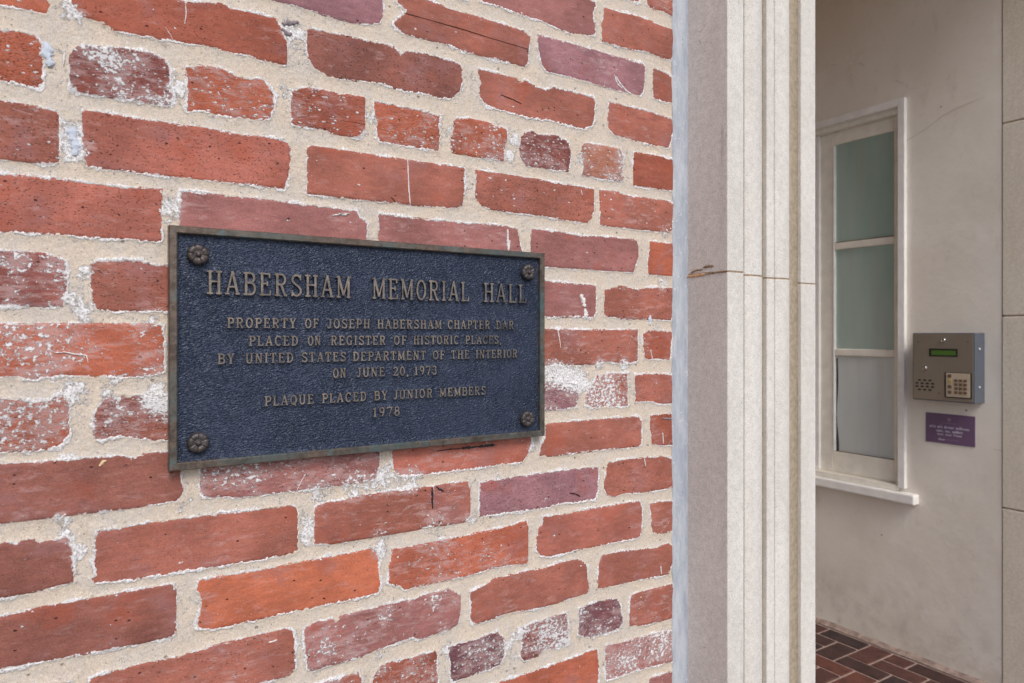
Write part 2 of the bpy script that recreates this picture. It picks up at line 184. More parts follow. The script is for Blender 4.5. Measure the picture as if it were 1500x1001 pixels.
def tag(o, label, cat, group=None):
    o['label'] = label; o['category'] = cat
    if group: o['group'] = group
    return o
def bm_obj(name, bm, mat, parent=None, loc=(0, 0, 0), smooth=False):
    me = bpy.data.meshes.new(name); bm.normal_update()
    for f in bm.faces: f.smooth = smooth
    bm.to_mesh(me); bm.free()
    return link(name, me, mat, parent, loc)
def box(bm, x0, x1, y0, y1, z0, z1, bev=0.0, seg=2):
    r = bmesh.ops.create_cube(bm, size=1)
    vs = r['verts']
    for v in vs:
        v.co = Vector((x0 + (v.co.x + .5) * (x1 - x0), y0 + (v.co.y + .5) * (y1 - y0), z0 + (v.co.z + .5) * (z1 - z0)))
    if bev > 0:
        es = list({e for v in vs for e in v.link_edges})
        bmesh.ops.bevel(bm, geom=es, offset=bev, segments=seg, affect='EDGES', profile=.5)
def box_obj(name, mat, parent, x0, x1, y0, y1, z0, z1, bev=0.0, seg=2):
    bm = bmesh.new(); box(bm, x0, x1, y0, y1, z0, z1, bev, seg)
    return bm_obj(name, bm, mat, parent)
def lathe(bm, prof, c, axis='y', n=20, squash=None):
    rings = []
    for r, h in prof:
        ring = []
        for i in range(n):
            a = 2 * math.pi * i / n
            if axis == 'y': p = (c[0] + r * math.cos(a), c[1] + h, c[2] + r * math.sin(a))
            elif axis == 'x': p = (c[0] + h, c[1] + r * math.cos(a), c[2] + r * math.sin(a))
            ring.append(bm.verts.new(p))
        rings.append(ring)
    for a, b in zip(rings, rings[1:]):
        for i in range(n):
            bm.faces.new((a[i], a[(i + 1) % n], b[(i + 1) % n], b[i]))
    bm.faces.new(rings[-1])
    bmesh.ops.recalc_face_normals(bm, faces=bm.faces[:])

# ------------------------------------------------------------------ material helpers
def lin(c):
    return tuple(((v / 255 / 12.92) if v / 255 <= .04045 else ((v / 255 + .055) / 1.055) ** 2.4) for v in c)
class NT:
    def __init__(s, name):
        s.m = bpy.data.materials.new(name); s.m.use_nodes = True
        s.t = s.m.node_tree; s.t.nodes.clear()
        s.out = s.t.nodes.new("ShaderNodeOutputMaterial")
        s.b = s.t.nodes.new("ShaderNodeBsdfPrincipled"); s.t.links.new(s.b.outputs[0], s.out.inputs[0])
    def n(s, k, **p):
        x = s.t.nodes.new(k)
        for a, v in p.items(): setattr(x, a, v)
        return x
    def l(s, a, b): s.t.links.new(a, b)
    def put(s, sock, v):
        if hasattr(v, 'is_output') or isinstance(v, bpy.types.NodeSocket): s.l(v, sock)
        else:
            if isinstance(v, (tuple, list)) and len(v) == 3 and sock.type == 'RGBA': v = (*v, 1)
            sock.default_value = v
    def math(s, op, a, b=0, c=None, clamp=False):
        x = s.n("ShaderNodeMath", operation=op, use_clamp=clamp)
        s.put(x.inputs[0], a); s.put(x.inputs[1], b)
        if c is not None: s.put(x.inputs[2], c)
        return x.outputs[0]
    def mix(s, f, a, b, mode='MIX'):
        x = s.n("ShaderNodeMix", data_type='RGBA', blend_type=mode)
        s.put(x.inputs[0], f); s.put(x.inputs[6], a); s.put(x.inputs[7], b)
        return x.outputs[2]
    def ramp(s, v, a, b, lo=0, hi=1):
        x = s.n("ShaderNodeMapRange", interpolation_type='SMOOTHSTEP')
        s.put(x.inputs[0], v); s.put(x.inputs[1], a); s.put(x.inputs[2], b); s.put(x.inputs[3], lo); s.put(x.inputs[4], hi)
        return x.outputs[0]
    def pos(s, scale=(1, 1, 1), off=None):
        g = s.n("ShaderNodeNewGeometry").outputs['Position']
        v = s.n("ShaderNodeVectorMath", operation='MULTIPLY'); s.l(g, v.inputs[0]); v.inputs[1].default_value = scale
        o = v.outputs[0]
        if off is not None:
            w = s.n("ShaderNodeVectorMath", operation='ADD'); s.l(o, w.inputs[0]); s.put(w.inputs[1], off); o = w.outputs[0]
        return o
    def noise(s, vec, scale, detail=4, rough=.55, dist=0):
        x = s.n("ShaderNodeTexNoise"); s.l(vec, x.inputs['Vector'])
        x.inputs['Scale'].default_value = scale; x.inputs['Detail'].default_value = detail
        x.inputs['Roughness'].default_value = rough; x.inputs['Distortion'].default_value = dist
        return x.outputs['Fac']
    def voro(s, vec, scale, feature='F1', smooth=None):
        x = s.n("ShaderNodeTexVoronoi", feature=feature); s.l(vec, x.inputs['Vector'])
        x.inputs['Scale'].default_value = scale
        if smooth is not None: x.inputs['Smoothness'].default_value = smooth
        return x
    def attr(s, name, t='GEOMETRY'):
        x = s.n("ShaderNodeAttribute", attribute_name=name, attribute_type=t)
        return x.outputs['Fac']
    def bump(s, h, dist, strength=1, prev=None):
        x = s.n("ShaderNodeBump"); x.inputs['Distance'].default_value = dist; x.inputs['Strength'].default_value = strength
        s.l(h, x.inputs['Height'])
        if prev is not None: s.l(prev, x.inputs['Normal'])
        return x.outputs[0]
    def fin(s, col, rough=.8, nrm=None, metal=0, spec=.3):
        s.put(s.b.inputs['Base Color'], col); s.put(s.b.inputs['Roughness'], rough)
        s.put(s.b.inputs['Metallic'], metal); s.b.inputs['Specular IOR Level'].default_value = spec
        if nrm is not None: s.l(nrm, s.b.inputs['Normal'])
        return s.m

def mat_plain(name, col, rough=.6, metal=0, spec=.3, var=.08, scale=40, bumpd=0, bscale=300):
    n = NT(name); p = n.pos()
    v = n.ramp(n.noise(p, scale, 5), .3, .7, 1 - var, 1 + var)
    c = n.mix(1, col, n.mix(0, v, v), 'MULTIPLY')
    mm = n.n("ShaderNodeVectorMath", operation='SCALE'); mm.inputs[0].default_value = col; n.l(v, mm.inputs['Scale'])
    nr = n.bump(n.noise(p, bscale, 3), bumpd) if bumpd else None
    return n.fin(mm.outputs[0], rough, nr, metal, spec)

def mat_brick():
    n = NT("brick_clay")
    oi = n.n("ShaderNodeObjectInfo")
    rnd = oi.outputs['Random']; base = oi.outputs['Color']
    off = n.n("ShaderNodeVectorMath", operation='SCALE'); off.inputs[0].default_value = (3.1, 7.7, 5.3); n.l(rnd, off.inputs['Scale'])
    P = n.pos((1, 1, 1), off.outputs[0]); PS = n.pos((1, 1, 3.0), off.outputs[0])
    W = n.pos()
    speck = n.attr("speck", 'OBJECT'); white = n.attr("white", 'OBJECT')
    edge = n.attr("edge"); lime = n.attr("lime")
    big = n.noise(P, 13, 3, .5); big2 = n.noise(P, 21, 4, .6); mid = n.noise(PS, 55, 5, .65); fine = n.noise(P, 750, 3, .6)
    grain = n.noise(PS, 240, 4, .7)
    v = n.math('MULTIPLY', n.ramp(big, .3, .7, .80, 1.18), n.ramp(mid, .25, .75, .87, 1.14))
    v = n.math('MULTIPLY', v, n.ramp(fine, .3, .7, .84, 1.16))
    v = n.math('MULTIPLY', v, n.ramp(grain, .3, .7, .92, 1.08))
    sc = n.n("ShaderNodeVectorMath", operation='SCALE'); n.l(base, sc.inputs[0]); n.l(v, sc.inputs['Scale'])
    c = sc.outputs[0]
    # dusty mauve haze and hotter orange patches fired into the clay
    c = n.mix(n.ramp(big2, .52, .70, 0, .42), c, lin((154, 112, 114)))
    c = n.mix(n.ramp(n.noise(P, 17, 3, .5, .4), .56, .74, 0, .45), c, lin((168, 84, 60)))
    c = n.mix(n.ramp(n.noise(PS, 30, 4, .6), .60, .72, 0, .38), c, lin((108, 66, 64)))
    # pits
    vo = n.voro(n.pos((1, 1, 1.4), off.outputs[0]), 95); vo2 = n.voro(PS, 260)
    pr = n.n("ShaderNodeSeparateColor"); n.l(vo.outputs['Color'], pr.inputs[0])
    pr2 = n.n("ShaderNodeSeparateColor"); n.l(vo2.outputs['Color'], pr2.inputs[0])
    pit = n.math('MULTIPLY', n.ramp(vo.outputs['Distance'], .06, .17, 1, 0), n.ramp(pr.outputs[0], .80, .84, 0, 1))
    thr = n.math('SUBTRACT', .84, n.math('MULTIPLY', speck, .22))
    pit2 = n.math('MULTIPLY', n.ramp(vo2.outputs['Distance'], .10, .30, 1, 0), n.math('GREATER_THAN', pr2.outputs[1], thr))
    pits = n.math('MAXIMUM', pit, n.math('MULTIPLY', pit2, .8))
    c = n.mix(n.math('MULTIPLY', pits, .8), c, lin((62, 36, 34)))
    # lime residue : thin scum, flaky deposits, specks on the rough header faces, fringe along the joints
    fl = n.noise(n.pos((1, 1, 1.25)), 185, 7, .74, .3)
    zone = n.noise(W, 11, 3, .55)
    amt = n.math('MULTIPLY', white, n.ramp(zone, .36, .64, .25, 1.25))
    amt = n.math('ADD', amt, n.math('MULTIPLY', lime, .9))
    T = n.math('SUBTRACT', .665, n.math('MULTIPLY', amt, .125))
    flake = n.ramp(n.math('SUBTRACT', fl, T), 0, .022, 0, 1)
    scumn = n.noise(PS, 48, 6, .7, .5)
    scum = n.math('MULTIPLY', n.ramp(n.math('ADD', scumn, n.math('MULTIPLY', amt, .16)),   .54, .79, 0, .66), n.ramp(amt, .02, .4, .5, 1))
    vs = n.voro(n.pos((.75, 1, 1.35), off.outputs[0]), 150); ps = n.n("ShaderNodeSeparateColor"); n.l(vs.outputs['Color'], ps.inputs[0])
    wob = n.noise(P, 380, 4, .7)
    sp = n.math('MULTIPLY', n.ramp(n.math('ADD', vs.outputs['Distance'], n.math('MULTIPLY', wob, 1.1)), .66, .80, 1, 0), n.math('GREATER_THAN', ps.outputs[2], n.math('SUBTRACT', .985, n.math('MULTIPLY', speck, .62))))
    en = n.math('MULTIPLY', n.math('SUBTRACT', n.noise(W, 260, 4, .65), .5), 6)
    fr = n.ramp(n.math('ADD', n.math('ADD', edge, en), n.math('MULTIPLY', n.math('SUBTRACT', n.noise(W, 30, 4, .7), .545), 16)), -1.0, .2, 0, .85)
    c = n.mix(n.math('MINIMUM', scum, .55), c, lin((198, 168, 166)))
    wh = n.math('MAXIMUM', n.math('MAXIMUM', flake, sp), fr)
    c = n.mix(n.math('MULTIPLY', wh, .93), c, n.mix(n.noise(W, 340, 2), lin((222, 222, 224)), lin((244, 245, 248))))
    h = n.math('ADD', n.math('MULTIPLY', fine, .22), n.math('MULTIPLY', grain, n.ramp(speck, 0, 1, .45, 1.5)))
    h = n.math('ADD', h, n.math('MULTIPLY', wh, .5))
    h = n.math('SUBTRACT', h, n.math('MULTIPLY', pits, 1.6))
    return n.fin(c, .82, n.bump(h, .0011), 0, .25)

def mat_mortar():
    n = NT("lime_mortar"); W = n.pos()
    edge = n.attr("edge"); lime = n.attr("lime")
    sand = n.noise(W, 1300, 2, .6); grit = n.noise(W, 420, 4, .7); big = n.noise(W, 16, 4, .6); mid = n.noise(W, 75, 5, .65)
    c = n.mix(n.ramp(big, .35, .65), lin((215, 201, 186)), lin((208, 199, 190)))
    c = n.mix(n.ramp(mid, .4, .75, 0, .45), c, lin((222, 206, 184)))
    c = n.mix(n.ramp(n.noise(W, 48, 5, .7), .58, .74, 0, .5), c, lin((176, 160, 142)))
    c = n.mix(n.ramp(n.noise(n.pos((1, 1, 2.5)), 25, 4, .6), .60, .75, 0, .5), c, lin((218, 199, 174)))
    v = n.math('MULTIPLY', n.ramp(sand, .3, .7, .78, 1.16), n.ramp(grit, .3, .7, .9, 1.08))
    sc = n.n("ShaderNodeVectorMath", operation='SCALE'); n.l(c, sc.inputs[0]); n.l(v, sc.inputs['Scale']); c = sc.outputs[0]
    en = n.math('MULTIPLY', n.math('SUBTRACT', n.noise(W, 240, 5, .7), .5), 5.5)
    b2 = n.math('MULTIPLY', n.math('SUBTRACT', n.noise(W, 30, 4, .7), .505), 21)
    fr = n.ramp(n.math('SUBTRACT', n.math('ADD', edge, en), b2), .6, 2.4, .92, 0)
    ln = n.noise(W, 110, 7, .75, .3)
    T = n.math('SUBTRACT', .665, n.math('MULTIPLY', lime, .16))
    lm = n.ramp(n.math('SUBTRACT', ln, T), 0, .07, 0, .95)
    wh = n.math('MAXIMUM', fr, lm)
    c = n.mix(wh, c, n.mix(n.ramp(grit, .40, .58), lin((190, 187, 186)), lin((242, 242, 245))))
    vo = n.voro(W, 420); pr = n.n("ShaderNodeSeparateColor"); n.l(vo.outputs['Color'], pr.inputs[0])
    dots = n.math('MULTIPLY', n.ramp(vo.outputs['Distance'], .12, .26, 1, 0), n.math('GREATER_THAN', pr.outputs[0], n.math('SUBTRACT', .95, n.math('MULTIPLY', lime, .07))))
    c = n.mix(n.math('MULTIPLY', dots, .75), c, lin((96, 84, 76)))
    v5 = n.voro(W, 75); p5 = n.n("ShaderNodeSeparateColor"); n.l(v5.outputs['Color'], p5.inputs[0])
    hole = n.math('MULTIPLY', n.ramp(n.math('ADD', v5.outputs['Distance'], n.math('MULTIPLY', n.noise(W, 300, 3, .7), .12)), .14, .24, 1, 0), n.math('GREATER_THAN', p5.outputs[0], .86))
    c = n.mix(n.math('MULTIPLY', hole, .6), c, lin((120, 104, 90)))
    dots = n.math('MAXIMUM', dots, hole)
    h = n.math('ADD', n.math('MULTIPLY', sand, .5), n.math('MULTIPLY', grit, .6))
    h = n.math('ADD', h, n.math('MULTIPLY', wh, .6))
    h = n.math('SUBTRACT', h, dots)
    return n.fin(c, .92, n.bump(h, .0010), 0, .15)

def mat_stone(name, c0, c1, dirt=.3):
    n = NT(name); P = n.pos()
    big = n.noise(n.pos((1, 1, .35)), 9, 4, .6); fine = n.noise(P, 430, 3, .7); mid = n.noise(P, 90, 5, .6)
    c = n.mix(n.ramp(big, .35, .68), c0, c1)
    v = n.math('MULTIPLY', n.ramp(fine, .30, .70, .87, 1.11), n.ramp(mid, .3, .7, .93, 1.06))
    sc = n.n("ShaderNodeVectorMath", operation='SCALE'); n.l(c, sc.inputs[0]); n.l(v, sc.inputs['Scale']); c = sc.outputs[0]
    vo = n.voro(P, 260); pr = n.n("ShaderNodeSeparateColor"); n.l(vo.outputs['Color'], pr.inputs[0])
    pit = n.math('MULTIPLY', n.ramp(vo.outputs['Distance'], .1, .28, 1, 0), n.math('GREATER_THAN', pr.outputs[0], .93))
    vo2 = n.voro(P, 420); pr2 = n.n("ShaderNodeSeparateColor"); n.l(vo2.outputs['Color'], pr2.inputs[0])
    pale_grain = n.math('MULTIPLY', n.ramp(vo2.outputs['Distance'], .15, .35, 1, 0), n.math('GREATER_THAN', pr2.outputs[1], .92))  # pale grains scattered at random through the stone
    c = n.mix(n.math('MULTIPLY', pit, .5), c, lin((110, 98, 84)))
    c = n.mix(n.math('MULTIPLY', pale_grain, .6), c, lin((235, 230, 222)))
    ru = n.ramp(n.noise(n.pos((1, 1, .12)), 40, 5, .7), .62, .75, 0, dirt)
    c = n.mix(ru, c, lin((128, 112, 92)))
    h = n.math('SUBTRACT', n.math('ADD', fine, n.math('MULTIPLY', mid, .5)), pit)
    return n.fin(c, .88, n.bump(h, .0008), 0, .2)

def mat_stucco():
    n = NT("painted_stucco"); P = n.pos()
    a = n.noise(P, 3, 4, .6); b = n.noise(P, 28, 5, .65); f = n.noise(P, 260, 3, .6)
    c = n.mix(n.ramp(a, .35, .65), lin((232, 224, 213)), lin((238, 232, 223)))
    c = n.mix(n.ramp(b, .58, .75, 0, .25), c, lin((206, 194, 180)))
    gz_ = n.n("ShaderNodeSeparateXYZ"); n.l(P, gz_.inputs[0])
    spl = n.math('MULTIPLY', n.ramp(gz_.outputs[2], .02, .42, 1, 0), n.ramp(n.noise(P, 7, 5, .7), .42, .62, .05, .4))
    c = n.mix(spl, c, lin((176, 164, 152)))
    c = n.mix(n.ramp(n.noise(n.pos((1, 1, .5)), 11, 5, .7), .58, .74, 0, .3), c, lin((196, 184, 170)))
    vo = n.voro(n.pos((1, 1, 1.6)), 1.15, 'DISTANCE_TO_EDGE')
    w = n.math('ADD', vo.outputs['Distance'], n.math('MULTIPLY', n.math('SUBTRACT', n.noise(P, 9, 5, .6), .5), .10))
    ck = n.math('MULTIPLY', n.ramp(n.math('ABSOLUTE', w), .0, .0022, .45, 0), n.ramp(n.noise(P, 1.7, 2), .5, .6))
    c = n.mix(ck, c, lin((128, 114, 100)))
    h = n.math('ADD', n.math('MULTIPLY', b, 1.0), n.math('MULTIPLY', f, .25))
    return n.fin(c, .75, n.bump(h, .0014), 0, .25)

def mat_plate():
    n = NT("leather_grain_metal")
    g = n.n("ShaderNodeNewGeometry").outputs['Position']
    wv = n.n("ShaderNodeTexNoise"); n.l(g, wv.inputs['Vector']); wv.inputs['Scale'].default_value = 60; wv.inputs['Detail'].default_value = 3
    d = n.n("ShaderNodeVectorMath", operation='SCALE'); n.l(wv.outputs['Color'], d.inputs[0]); d.inputs['Scale'].default_value = .012
    P = n.n("ShaderNodeVectorMath", operation='ADD'); n.l(n.pos((.62, 1, 1.15)), P.inputs[0]); n.l(d.outputs[0], P.inputs[1]); P = P.outputs[0]
    v1 = n.voro(P, 500, 'SMOOTH_F1', .35); v2 = n.voro(P, 950, 'F1')
    h = n.math('ADD', n.math('MULTIPLY', n.ramp(v1.outputs['Distance'], 0, .7, 1, 0), 1), n.math('MULTIPLY', n.ramp(v2.outputs['Distance'], 0, .8, 1, 0), .35))
    W = n.pos(); b = n.noise(W, 14, 4, .6); s = n.noise(n.pos((1, 1, 5)), 90, 5, .7)
    c = n.mix(n.ramp(b, .35, .7), (.020, .031, .062), (.030, .044, .082))
    c = n.mix(n.ramp(h, .75, 1.25, 0, .35), c, (.055, .082, .140))
    c = n.mix(n.ramp(s, .70, .78, 0, .4), c, (.15, .17, .20))
    return n.fin(c, n.ramp(b, .3, .7, .30, .44), n.bump(h, .0010), .25, .5)

def mat_bronze(name, base, patina, pf=.5, rough=.42):
    n = NT(name); P = n.pos()
    a = n.noise(P, 35, 5, .65); b = n.noise(P, 120, 5, .7); s = n.noise(n.pos((1, 1, 1)), 500, 3)
    c = n.mix(n.ramp(b, .35, .65), base, tuple(v * 1.8 for v in base))
    c = n.mix(n.ramp(a, .50, .66, 0, pf), c, patina)
    c = n.mix(n.ramp(n.noise(P, 9, 3, .5), .45, .62, 0, pf * .8), c, tuple(v * .8 for v in patina))
    c = n.mix(n.ramp(n.noise(P, 80, 5, .7), .66, .72, 0, .5), c, lin((150, 165, 165)))
    c = n.mix(n.ramp(n.noise(P, 22, 4, .6), .60, .70, 0, .6), c, (.045, .03, .022))
    return n.fin(c, n.ramp(b, .3, .7, rough - .06, rough + .15), n.bump(n.math('ADD', s, b), .0003), .55, .5)

TONE = dict(r=(161, 100, 86), R=(155, 88, 71), m=(154, 103, 99), p=(156, 112, 118), P=(118, 78, 84), o=(174, 99, 77),
            O=(182, 105, 79), l=(172, 105, 91), d=(132, 78, 72), D=(138, 88, 78), b=(166, 110, 90))
M_brick = mat_brick(); M_mortar = mat_mortar()
M_stone = mat_stone("cast_stone", lin((212, 208, 202)), lin((222, 219, 214)), .4)
M_stone_side = mat_stone("warm_cast_stone", lin((222, 212, 196)), lin((230, 221, 206)), .45)  # warmer, paler cast stone for the far reveal blocks
M_joint = mat_plain("stone_joint_mortar", lin((158, 138, 116)), .9, 0, .1, .25, 150, .001, 500)
def mat_seal():
    n = NT("grey_sealant"); P = n.pos((1, 1, .22)); W = n.pos()
    a = n.noise(P, 90, 5, .65); b = n.noise(P, 320, 4, .7); d = n.noise(W, 120, 6, .75)
    c = n.mix(n.ramp(a, .35, .68), lin((170, 178, 190)), lin((194, 200, 208)))
    c = n.mix(n.ramp(d, .60, .66, 0, .7), c, lin((226, 228, 231)))
    c = n.mix(n.ramp(n.noise(W, 210, 5, .7), .66, .70, 0, .8), c, lin((92, 92, 96)))
    return n.fin(c, .6, n.bump(n.math('ADD', a, n.math('MULTIPLY', b, .5)), .0022), 0, .3)
M_seal = mat_seal()
M_stucco = mat_stucco()

# ------------------------------------------------------------------ brick wall
wall = thing("brick_wall", "weathered red brick wall with lime stained sandy mortar joints, carrying the bronze plaque", "wall", (0, 0, 0))
def row_z(r): return .0515 + .0704 * r + (0.003 if r >= 1 else 0) + (-.001 * min(0, r + 4) * 0)
bricks = []       # (polygon, tone, white, speck, detailed)
rows = {}
for r, tone, wh, sp, p in BRICKS:
    poly = [(p[i] / 1e4, p[i + 1] / 1e4) for i in range(0, len(p), 2)]
    bricks.append((poly, tone, wh, sp, True))
    xs = [q[0] for q in poly]
    a = rows.setdefault(r, [9, -9]); a[0] = min(a[0], min(xs)); a[1] = max(a[1], max(xs))
XL, XR = -.42, .829
pr = random.Random(3)
def rough_rect(x0, x1, z0, z1):
    P = []
    def side(ax, az, bx, bz, k):
        for i in range(k):
            t = i / k
            P.append((ax + (bx - ax) * t + pr.uniform(-.0012, .0012), az + (bz - az) * t + pr.uniform(-.0012, .0012)))
    c = .004
    side(x0 + c, z1, x1 - c, z1, 5); side(x1, z1 - c, x1, z0 + c, 3); side(x1 - c, z0, x0 + c, z0, 5); side(x0, z0 + c, x0, z1 - c, 3)
    return P
ROWS = range(-13, 12)
for r in ROWS:
    zc = row_z(r); z0, z1 = zc - .0285, zc + .0285
    header = (r - 3) % 5 == 0
    L = .097 if header else .207
    def fill(a, b, fromright=True):
        x = b
        while x > a + .02:
            x0 = max(x - L, a)
            bricks.append((rough_rect(x0, x, z0, z1), pr.choice('rrrmRoDlp' if not header else 'oRd'), pr.uniform(.05, .5), .7 if header else 0, False))
            x = x0 - .0125
    if r in rows:
        fill(XL, rows[r][0] - .0125)
        if rows[r][1] < XR - .03: pass
    else:
        off = {0: .06, 1: .165}[r % 2] if not header else .05
        bricks.append((rough_rect(XR - off, XR, z0, z1), 'r', .3, 0, False))
        fill(XL, XR - off - .0125)

def axis(parts):
    return np.concatenate([np.arange(a, b - 1e-9, s) for a, b, s in parts])
gx = axis([(XL, -.13, .0035), (-.13, .8365, .00125)])
gz = axis([(-.88, -.63, .0035), (-.63, .575, .00125), (.575, .84, .0035)])
GX, GZ = np.meshgrid(gx, gz, indexing='ij')
Dm = np.full(GX.shape, .009)
def jag(x, z): return .0011 * fbm(x, z, 85, 3, 3) + .0013 * vn(x, z, 300, 9) + .0011 * vn(x, z, 620, 12)
for poly, *_ in bricks:
    xs = [q[0] for q in poly]; zs = [q[1] for q in poly]
    i0, i1 = np.searchsorted(gx, [min(xs) - .009, max(xs) + .009]); j0, j1 = np.searchsorted(gz, [min(zs) - .009, max(zs) + .009])
    if i1 <= i0 or j1 <= j0: continue
    s = (slice(i0, i1), slice(j0, j1))
    Dm[s] = np.minimum(Dm[s], sdf(GX[s], GZ[s], poly))
Dm = Dm + jag(GX, GZ) + .0009
mm = Dm * 1000
def lime_field(x, z):
    f = .32 + .55 * fbm(x, z, 13, 3, 5)
    for bx, bz, r, s in BLOBS:
        d2 = ((x - bx) ** 2 + (z - bz) ** 2) / (r * r)
        f = f + s * np.exp(-d2 ** 1.5)
    return f
lime = lime_field(GX, GZ)
rowphase = np.full(gz.shape, 9.0)
for r in range(-14, 14):
    rowphase = np.minimum(rowphase, np.abs(gz - row_z(r)))
vj = np.clip((.0285 - .004 - rowphase) / .004, 0, 1)[None, :] * (mm > 0)
lime = np.clip(lime + .38 * vj - .15, 0, 2.2)
lip = .35 + .45 * fbm(GX, GZ, 22, 3, 21)
h = np.where(mm < 0, lip + mm * 1.1, lip * np.exp(-np.maximum(mm, 0) / 3.0) + (1 - np.exp(-np.maximum(mm, 0) / 3.0)) * (-1.1 + .8 * fbm(GX, GZ, 30, 3, 40)))
h = h + .28 * fbm(GX, GZ, 220, 3, 50) + .22 * vn(GX, GZ, 560, 60) + np.clip(lime - .9, 0, 1) * .8 * (fbm(GX, GZ, 140, 3, 70) + .6)
h = np.maximum(h, -7)
keep = mm > -6.5
kq = keep[:-1, :-1] | keep[1:, :-1] | keep[:-1, 1:] | keep[1:, 1:]
I = np.arange(GX.size).reshape(GX.shape)
Q = np.stack([I[:-1, :-1][kq], I[1:, :-1][kq], I[1:, 1:][kq], I[:-1, 1:][kq]], 1)
used, inv = np.unique(Q.ravel(), return_inverse=True)
V = np.stack([GX.ravel()[used], -h.ravel()[used] / 1000, GZ.ravel()[used] + H], 1)
me = mesh_np("mortar", V, inv.reshape(-1, 4), dict(edge=mm.ravel()[used], lime=lime.ravel()[used]))
link("mortar", me, M_mortar, wall)

BD = .05
def brick_mesh(poly, fine):
    xs = [q[0] for q in poly]; zs = [q[1] for q in poly]
    x0, x1 = min(xs) - .0025, min(max(xs) + .0025, .836); z0, z1 = min(zs) - .0025, max(zs) + .0025
    st = .0035 if fine else .012
    nx = max(3, int((x1 - x0) / st)); nz = max(3, int((z1 - z0) / st))
    ax = np.linspace(x0, x1, nx + 1); az = np.linspace(z0, z1, nz + 1)
    X, Z = np.meshgrid(ax, az, indexing='ij')
    d = sdf(X, Z, poly) * 1000 - .0
    hgt = .35 * fbm(X, Z, 18, 3, 80) + .25 * fbm(X, Z, 70, 2, 90)
    hgt = hgt - 4.0 * np.clip((d - .5) / 2.5, 0, 1)
    cx, cz = (x0 + x1) / 2, (z0 + z1) / 2
    V = np.stack([(X - cx).ravel(), (-hgt / 1000).ravel(), (Z - cz).ravel()], 1)
    I = np.arange(X.size).reshape(X.shape)
    Q = np.stack([I[:-1, :-1].ravel(), I[1:, :-1].ravel(), I[1:, 1:].ravel(), I[:-1, 1:].ravel()], 1)
    # returns and back
    ring = list(I[:, 0]) + list(I[-1, 1:]) + list(I[::-1, -1][1:]) + list(I[0, ::-1][1:-1])
    n0 = len(V); VB = V[ring].copy(); VB[:, 1] = BD
    V = np.concatenate([V, VB]); m = len(ring)
    Qs = [(ring[(i + 1) % m], ring[i], n0 + i, n0 + (i + 1) % m) for i in range(m)]
    Q = np.concatenate([Q, np.array(Qs)])
    dd = np.concatenate([d.ravel(), d.ravel()[ring]])
    li = np.clip(lime_field(V[:, 0] + cx, V[:, 2] + cz) - .55, 0, 2)
    me = mesh_np("brick", V, Q, dict(edge=dd, lime=li * 1.0))
    return me, (cx, 0, cz)
for i, (poly, tone, wh, sp, det) in enumerate(bricks):
    me, c = brick_mesh(poly, det)
    o = link("brick", me, M_brick, wall, (c[0], rng.uniform(-.0005, .0005), c[2] + H))
    k = 1 + rng.uniform(-.05, .05)
    col = lin(TONE[tone]); o.color = (col[0] * k, col[1] * k, col[2] * k, 1)
    o["white"] = float(wh); o["speck"] = float(sp)

# the rest of the wall, outside the measured patch, joined
bm = bmesh.new()
cl = bm.verts.layers.float.new("edge")
pr = random.Random(11)
for r in range(-21, 27):
    zc = row_z(r) + H; z0, z1 = zc - .0285, zc + .0285
    if z0 < 0: continue
    header = (r - 3) % 5 == 0; L = .097 if header else .207
    inside = r in ROWS
    x = XL - .0125 if inside else XR
    if not inside and r % 2: 
        box(bm, x - .1, x, .0, .05, z0, z1); x -= .1125
    while x > -2.4:
        box(bm, x - L, x, pr.uniform(-.0005, .0005), .05, z0, z1); x -= L + .0125
for v in bm.verts: v[cl] = -9
o = bm_obj("outer_brickwork", bm, M_brick, wall); o['kind'] = 'stuff'; o.color = (*lin(TONE['r']), 1); o["white"] = .3; o["speck"] = 0.0
box_obj("wall_core", M_mortar, wall, -2.6, .838, .0045, .45, 0, 3.4)

